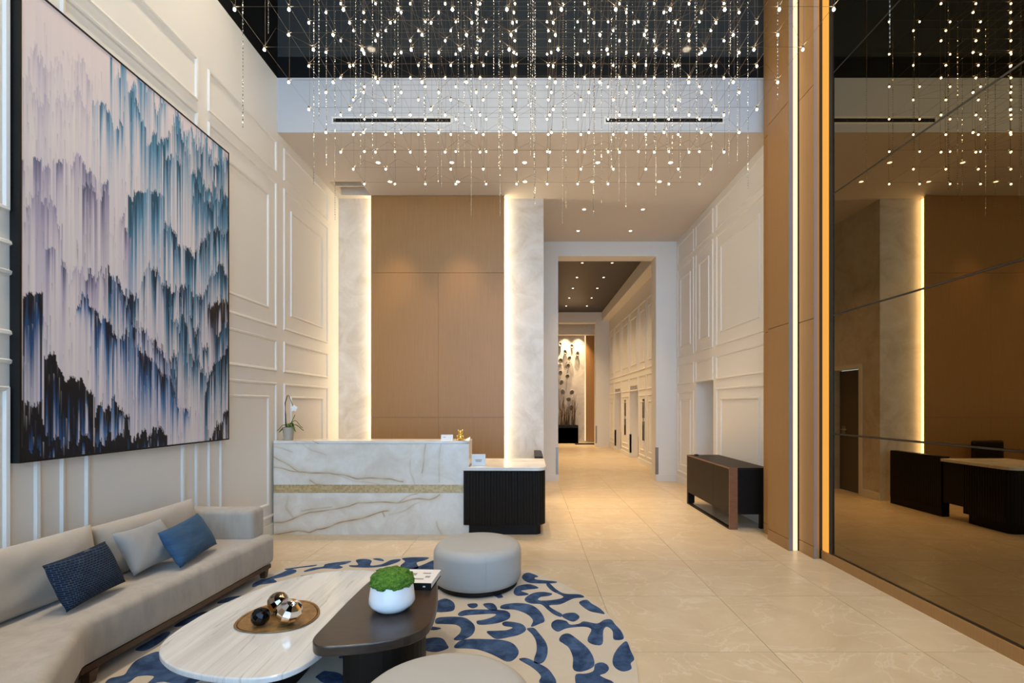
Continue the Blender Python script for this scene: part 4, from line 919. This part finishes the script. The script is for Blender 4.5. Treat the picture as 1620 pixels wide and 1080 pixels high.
# ------------------------------------------------------------------ coffee tables
MT = [(-1.781, 2.321), (-1.705, 2.246), (-1.598, 2.175), (-1.463, 2.124), (-1.303, 2.09), (-1.153, 2.09), (-1.066, 2.134), (-1.009, 2.223), (-0.969, 2.414), (-0.952, 2.727), (-0.984, 3.124), (-1.035, 3.356), (-1.108, 3.459), (-1.26, 3.479), (-1.467, 3.432), (-1.661, 3.283), (-1.776, 3.039), (-1.846, 2.786), (-1.855, 2.557), (-1.835, 2.414)]
DT = [(-1.021, 2.274), (-0.987, 2.22), (-0.942, 2.203), (-0.892, 2.207), (-0.804, 2.22), (-0.701, 2.244), (-0.578, 2.302), (-0.511, 2.386), (-0.496, 2.512), (-0.516, 2.732), (-0.556, 2.956), (-0.618, 3.152), (-0.675, 3.206), (-0.79, 3.23), (-0.911, 3.212), (-0.973, 3.14), (-1.004, 3.06), (-1.021, 2.732), (-1.023, 2.453), (-1.027, 2.325)]
def inset(P, k, c=None):
    if c is None: c = (sum(p[0] for p in P)/len(P), sum(p[1] for p in P)/len(P))
    return [(c[0]+(p[0]-c[0])*k, c[1]+(p[1]-c[1])*k) for p in P]
mt = thing('marble_coffee_table', 'low pebble shaped coffee table with striped white marble top', 'table', (-1.4, 2.75, ZR))
obj('table_top', MB().prism(smooth_poly(MT), 0.272, 0.300), M['whitemarble'], mt, bevel=0.006, seg=2)
obj('pedestal', MB().prism(smooth_poly(inset(MT, 0.42, (-1.42, 2.62))), ZR, 0.271), M['ebony'], mt)
obj('pedestal', MB().prism([(-1.36+0.10*math.cos(2*PI*k/24), 3.12+0.16*math.sin(2*PI*k/24)) for k in range(24)], ZR, 0.271), M['ebony'], mt)
dt = thing('wenge_coffee_table', 'dark wood teardrop coffee table overlapping the marble one', 'table', (-0.75, 2.7, ZR))
obj('table_top', MB().prism(smooth_poly(DT), 0.332, 0.380), M['wenge'], dt, bevel=0.006, seg=2)
obj('pedestal', MB().prism(smooth_poly([(-0.90, 2.30), (-0.66, 2.30), (-0.55, 2.40), (-0.535, 2.55), (-0.60, 2.72), (-0.70, 2.75), (-0.74, 2.50), (-0.90, 2.40)]), ZR, 0.331), M['ebony'], dt)
obj('pedestal', MB().prism([(-0.76+0.09*math.cos(2*PI*k/24), 3.02+0.12*math.sin(2*PI*k/24)) for k in range(24)], ZR, 0.331), M['ebony'], dt)

# tray with faceted balls
TR = [(-1.592, 2.597), (-1.528, 2.524), (-1.426, 2.496), (-1.299, 2.503), (-1.195, 2.56), (-1.168, 2.675), (-1.201, 2.784), (-1.293, 2.892), (-1.401, 2.92), (-1.529, 2.873), (-1.599, 2.749)]
ty = thing('brass_tray', 'aged brass organic shaped tray on the marble table', 'tray', (-1.39, 2.7, 0.3))
T2 = smooth_poly(TR)
obj('tray_dish', MB().prism(inset(T2, 0.93), 0.3002, 0.305), M['brass'], ty)
mb = MB(); n_ = len(T2); prof = [(0.92, 0.3005), (1.0, 0.3085), (1.012, 0.307), (0.94, 0.3003)]
c_ = (sum(p[0] for p in T2)/n_, sum(p[1] for p in T2)/n_)
for k, z in prof: mb.v += [(c_[0]+(p[0]-c_[0])*k, c_[1]+(p[1]-c_[1])*k, z) for p in T2]
for r_ in range(4):
    for i in range(n_):
        a, b = r_*n_+i, r_*n_+(i+1) % n_; e = ((r_+1) % 4)*n_
        mb.f.append((a, b, e+(i+1) % n_, e+i)); mb.m.append(0)
obj('tray_rim', mb, M['brass'], ty, smooth=True)
def facet_ball(x, y, r, m_, label, rot):
    mb = MB(); prof = []
    for k in range(8):
        a = -PI/2+PI*k/7; prof.append((max(0.04, math.cos(a))*r, math.sin(a)*r))
    mb.lathe(prof, n=11); mb.xf(Matrix.Translation((x, y, 0.305+r*0.985)) @ Matrix.Rotation(rot, 4, 'X') @ Matrix.Rotation(rot*1.7, 4, 'Y'))
    zmin = min(v[2] for v in mb.v); mb.v = [(a, b, c-zmin+0.305) for a, b, c in mb.v]
    tag(obj('faceted_ball', mb, m_), label, 'ornament', 'faceted balls on the tray')
facet_ball(-1.436, 2.585, 0.048, M['ball_black'], 'small black faceted ball on the brass tray', 0.35)
facet_ball(-1.425, 2.745, 0.058, M['ball_bronze'], 'smoky bronze faceted ball on the brass tray', 0.5)
facet_ball(-1.290, 2.600, 0.068, M['ball_silver'], 'bright silver faceted ball on the brass tray', 0.25)

# moss bowl
bx, by = -0.742, 2.62
mbw = thing('moss_bowl', 'white ceramic bowl heaped with green moss on the dark table', 'planter', (bx, by, 0.38))
obj('bowl', MB().lathe([(0.055, 0), (0.085, 0.006), (0.112, 0.028), (0.122, 0.045), (0.120, 0.07), (0.110, 0.14), (0.107, 0.147), (0.102, 0.145), (0.10, 0.12), (0.02, 0.10)], (bx, by, 0.38), 40), M['white'], mbw, smooth=True, auto=1.2)
bm = bmesh.new(); bmesh.ops.create_icosphere(bm, subdivisions=5, radius=1.0)
from mathutils import noise as mnoise
for v_ in bm.verts:
    p_ = v_.co.copy(); d = 0.12*mnoise.noise(p_*3.0)+0.07*mnoise.noise(p_*7)+0.05*mnoise.noise(p_*17)
    p_ = p_*(1+d); v_.co = Vector((bx+p_.x*0.116, by+p_.y*0.116, 0.528+p_.z*(0.072 if p_.z > 0 else 0.04)))
me = bpy.data.meshes.new('moss_mound'); bm.to_mesh(me); bm.free(); me.materials.append(M['moss']); me.polygons.foreach_set('use_smooth', [True]*len(me.polygons))
link(bpy.data.objects.new('moss_mound', me), mbw)['kind'] = 'stuff'

# book
bk = thing('hardcover_book', 'hardcover book with grey and white cover behind the moss bowl', 'book', (-0.69, 3.0, 0.38))
B0 = Matrix.Translation((-0.685, 3.0, 0)) @ Matrix.Rotation(-0.06, 4, 'Z')
obj('pages', MB().box(-0.105, 0.105, -0.11, 0.115, 0.3845, 0.4175).xf(B0), M['paper'], bk)
obj('cover', MB().box(-0.11, 0.11, -0.115, 0.12, 0.418, 0.422).xf(B0), M['paper'], bk)
obj('cover', MB().box(-0.11, 0.11, -0.115, 0.12, 0.3802, 0.384).xf(B0), M['black'], bk)
obj('spine', MB().box(-0.11, 0.11, -0.119, -0.1155, 0.3802, 0.422).xf(B0), M['black'], bk)
obj('spine_mark', MB().box(0.06, 0.075, -0.1196, -0.1191, 0.398, 0.406).xf(B0), M['paper'], bk)
for k, (x, y, w, d) in enumerate(((-0.05, 0.03, 0.06, 0.04), (0.04, 0.05, 0.05, 0.02), (0.0, -0.05, 0.09, 0.02), (0.06, -0.01, 0.03, 0.03), (-0.07, -0.06, 0.03, 0.03))):
    obj('cover_print', MB().box(x-w/2, x+w/2, y-d/2, y+d/2, 0.4221, 0.4225).xf(B0), M['ink'], bk)

# ------------------------------------------------------------------ ottomans
def ottoman(x, y, label):
    z0 = ZR; t = thing('round_ottoman', label, 'ottoman', (x, y, z0), 'round leather ottomans')
    obj('plinth', MB().lathe([(0.315, 0), (0.325, 0.004), (0.325, 0.036), (0.30, 0.04)], (x, y, z0), 56), M['black'], t, smooth=True, auto=0.6)
    prof = [(0.325, 0.038), (0.345, 0.046), (0.356, 0.075), (0.359, 0.15), (0.359, 0.265)]
    for k in range(1, 9): a = PI/2*k/8; prof.append((0.359-0.075*(1-math.cos(a)), 0.265+0.075*math.sin(a)))
    prof += [(0.24, 0.347), (0.15, 0.352), (0.02, 0.354)]
    obj('upholstery', MB().lathe(prof, (x, y, z0), 64), M['leather'], t, smooth=True)
    for a in (-1.72+0.42, -1.72+2.5, -1.72-1.7):
        pts = [(x+(r+0.0006)*math.cos(a), y+(r+0.0006)*math.sin(a), z0+z) for r, z in prof[1:9]]
        obj('seam', MB().tube(pts, 0.0015, 5), M['leather'], t)
ottoman(-0.424, 4.0, 'round pale grey leather ottoman on the rug edge between table and desk')
ottoman(-0.335, 1.90, 'round pale grey leather ottoman on the rug in front of the dark table')

# ------------------------------------------------------------------ chandelier
A_ = 0.325; LZ = 0.346
CX, CY1, CZ = 0.03, 5.16, 3.84
NX, NY, NZ = 12, 10, 6
chd = thing('light_point_chandelier', 'huge suspended grid of tiny light points, wires and crystal strands', 'chandelier', (CX, 3.7, CZ))
nodes = []
for k in range(NZ):
    for j in range(NY):
        for i in range(NX):
            nodes.append((CX+(i-(NX-1)/2)*A_, CY1-j*A_, CZ+k*LZ, i, j, k))
bm_ = MB().lathe([(0.001, -0.0082), (0.0058, -0.0058), (0.0082, 0), (0.0058, 0.0058), (0.001, 0.0082)], n=8)
bme = mesh_of(bm_, 'light_point', M['bulb'], True)
vis = sorted(nodes, key=lambda q: (0 if 641-(q[2]-1.48)*765/q[1] > -5 else 1, q[1]))
for q in vis[:300]: inst('light_point', bme, chd, q[:3])
rest = MB()
for q in vis[300:]: rest.add([(x+q[0], y+q[1], z+q[2]) for x, y, z in bm_.v], bm_.f)
obj('light_points', rest, M['bulb'], chd, smooth=True, kind='stuff')
caps = MB()
for q in nodes: caps.lathe([(0.006, 0.010), (0.008, 0.012), (0.008, 0.024), (0.003, 0.030)], q[:3], 6)
obj('light_sockets', caps, M['wire'], chd, kind='stuff')
rw = 0.0011
vw = MB(); hw = MB(); dg = MB()
for j in range(NY):
    for i in range(NX):
        x, y = CX+(i-(NX-1)/2)*A_, CY1-j*A_
        vw.tube([(x+0.006, y, CZ+0.02), (x+0.006, y, ZT)], rw, 3, cap=False)
for k in range(NZ):
    z = CZ+k*LZ+0.018
    for j in range(NY): hw.tube([(CX-(NX-1)/2*A_, CY1-j*A_, z), (CX+(NX-1)/2*A_, CY1-j*A_, z)], rw, 3, cap=False)
    for i in range(NX): hw.tube([(CX+(i-(NX-1)/2)*A_, CY1, z+0.004), (CX+(i-(NX-1)/2)*A_, CY1-(NY-1)*A_, z+0.004)], rw, 3, cap=False)
rq = random.Random(9)
for k in range(NZ):
    for j in range(NY-1):
        for i in range(0, NX-1):
            if rq.random() < 0.35:
                x, y, z = CX+(i-(NX-1)/2)*A_, CY1-j*A_, CZ+k*LZ+0.02
                dg.tube([(x, y, z), (x+A_/2, y-A_/2, z+rq.uniform(-0.03, 0.03)), (x+A_, y, z)], rw*0.9, 3, cap=False)
obj('suspension_wires', vw, M['wire'], chd, kind='stuff')
obj('grid_wires', hw, M['wire'], chd, kind='stuff')
obj('brace_wires', dg, M['wire'], chd, kind='stuff')
sb = MB()
for k in range(140):
    z = k*0.024; r = 0.0028+0.0016*((k*7) % 5)/4
    sb.add([(r, 0, z), (0, r, z), (-r, 0, z), (0, -r, z), (0, 0, z-0.011), (0, 0, z+0.011)], [(0,1,5),(1,2,5),(2,3,5),(3,0,5),(1,0,4),(2,1,4),(3,2,4),(0,3,4)])
sb.tube([(0, 0, 0), (0, 0, 3.4)], 0.0008, 3, cap=False)
sme = mesh_of(sb, 'crystal_strand', M['crystal'])
for j in range(NY):
    for i in range(-1, NX):
        if rq.random() < 0.62:
            x, y = CX+(i-(NX-1)/2+0.5)*A_+rq.uniform(-.04, .04), CY1+0.06-j*A_+rq.uniform(-.05, .05)
            inst('crystal_strand', sme, chd, (x, y, CZ+rq.uniform(-0.50, 0.12)))
obj('ceiling_canopy', MB().box(CX-2.0, CX+2.0, 2.0, 5.36, ZT-0.02, ZT-0.0005), M['black'], chd)
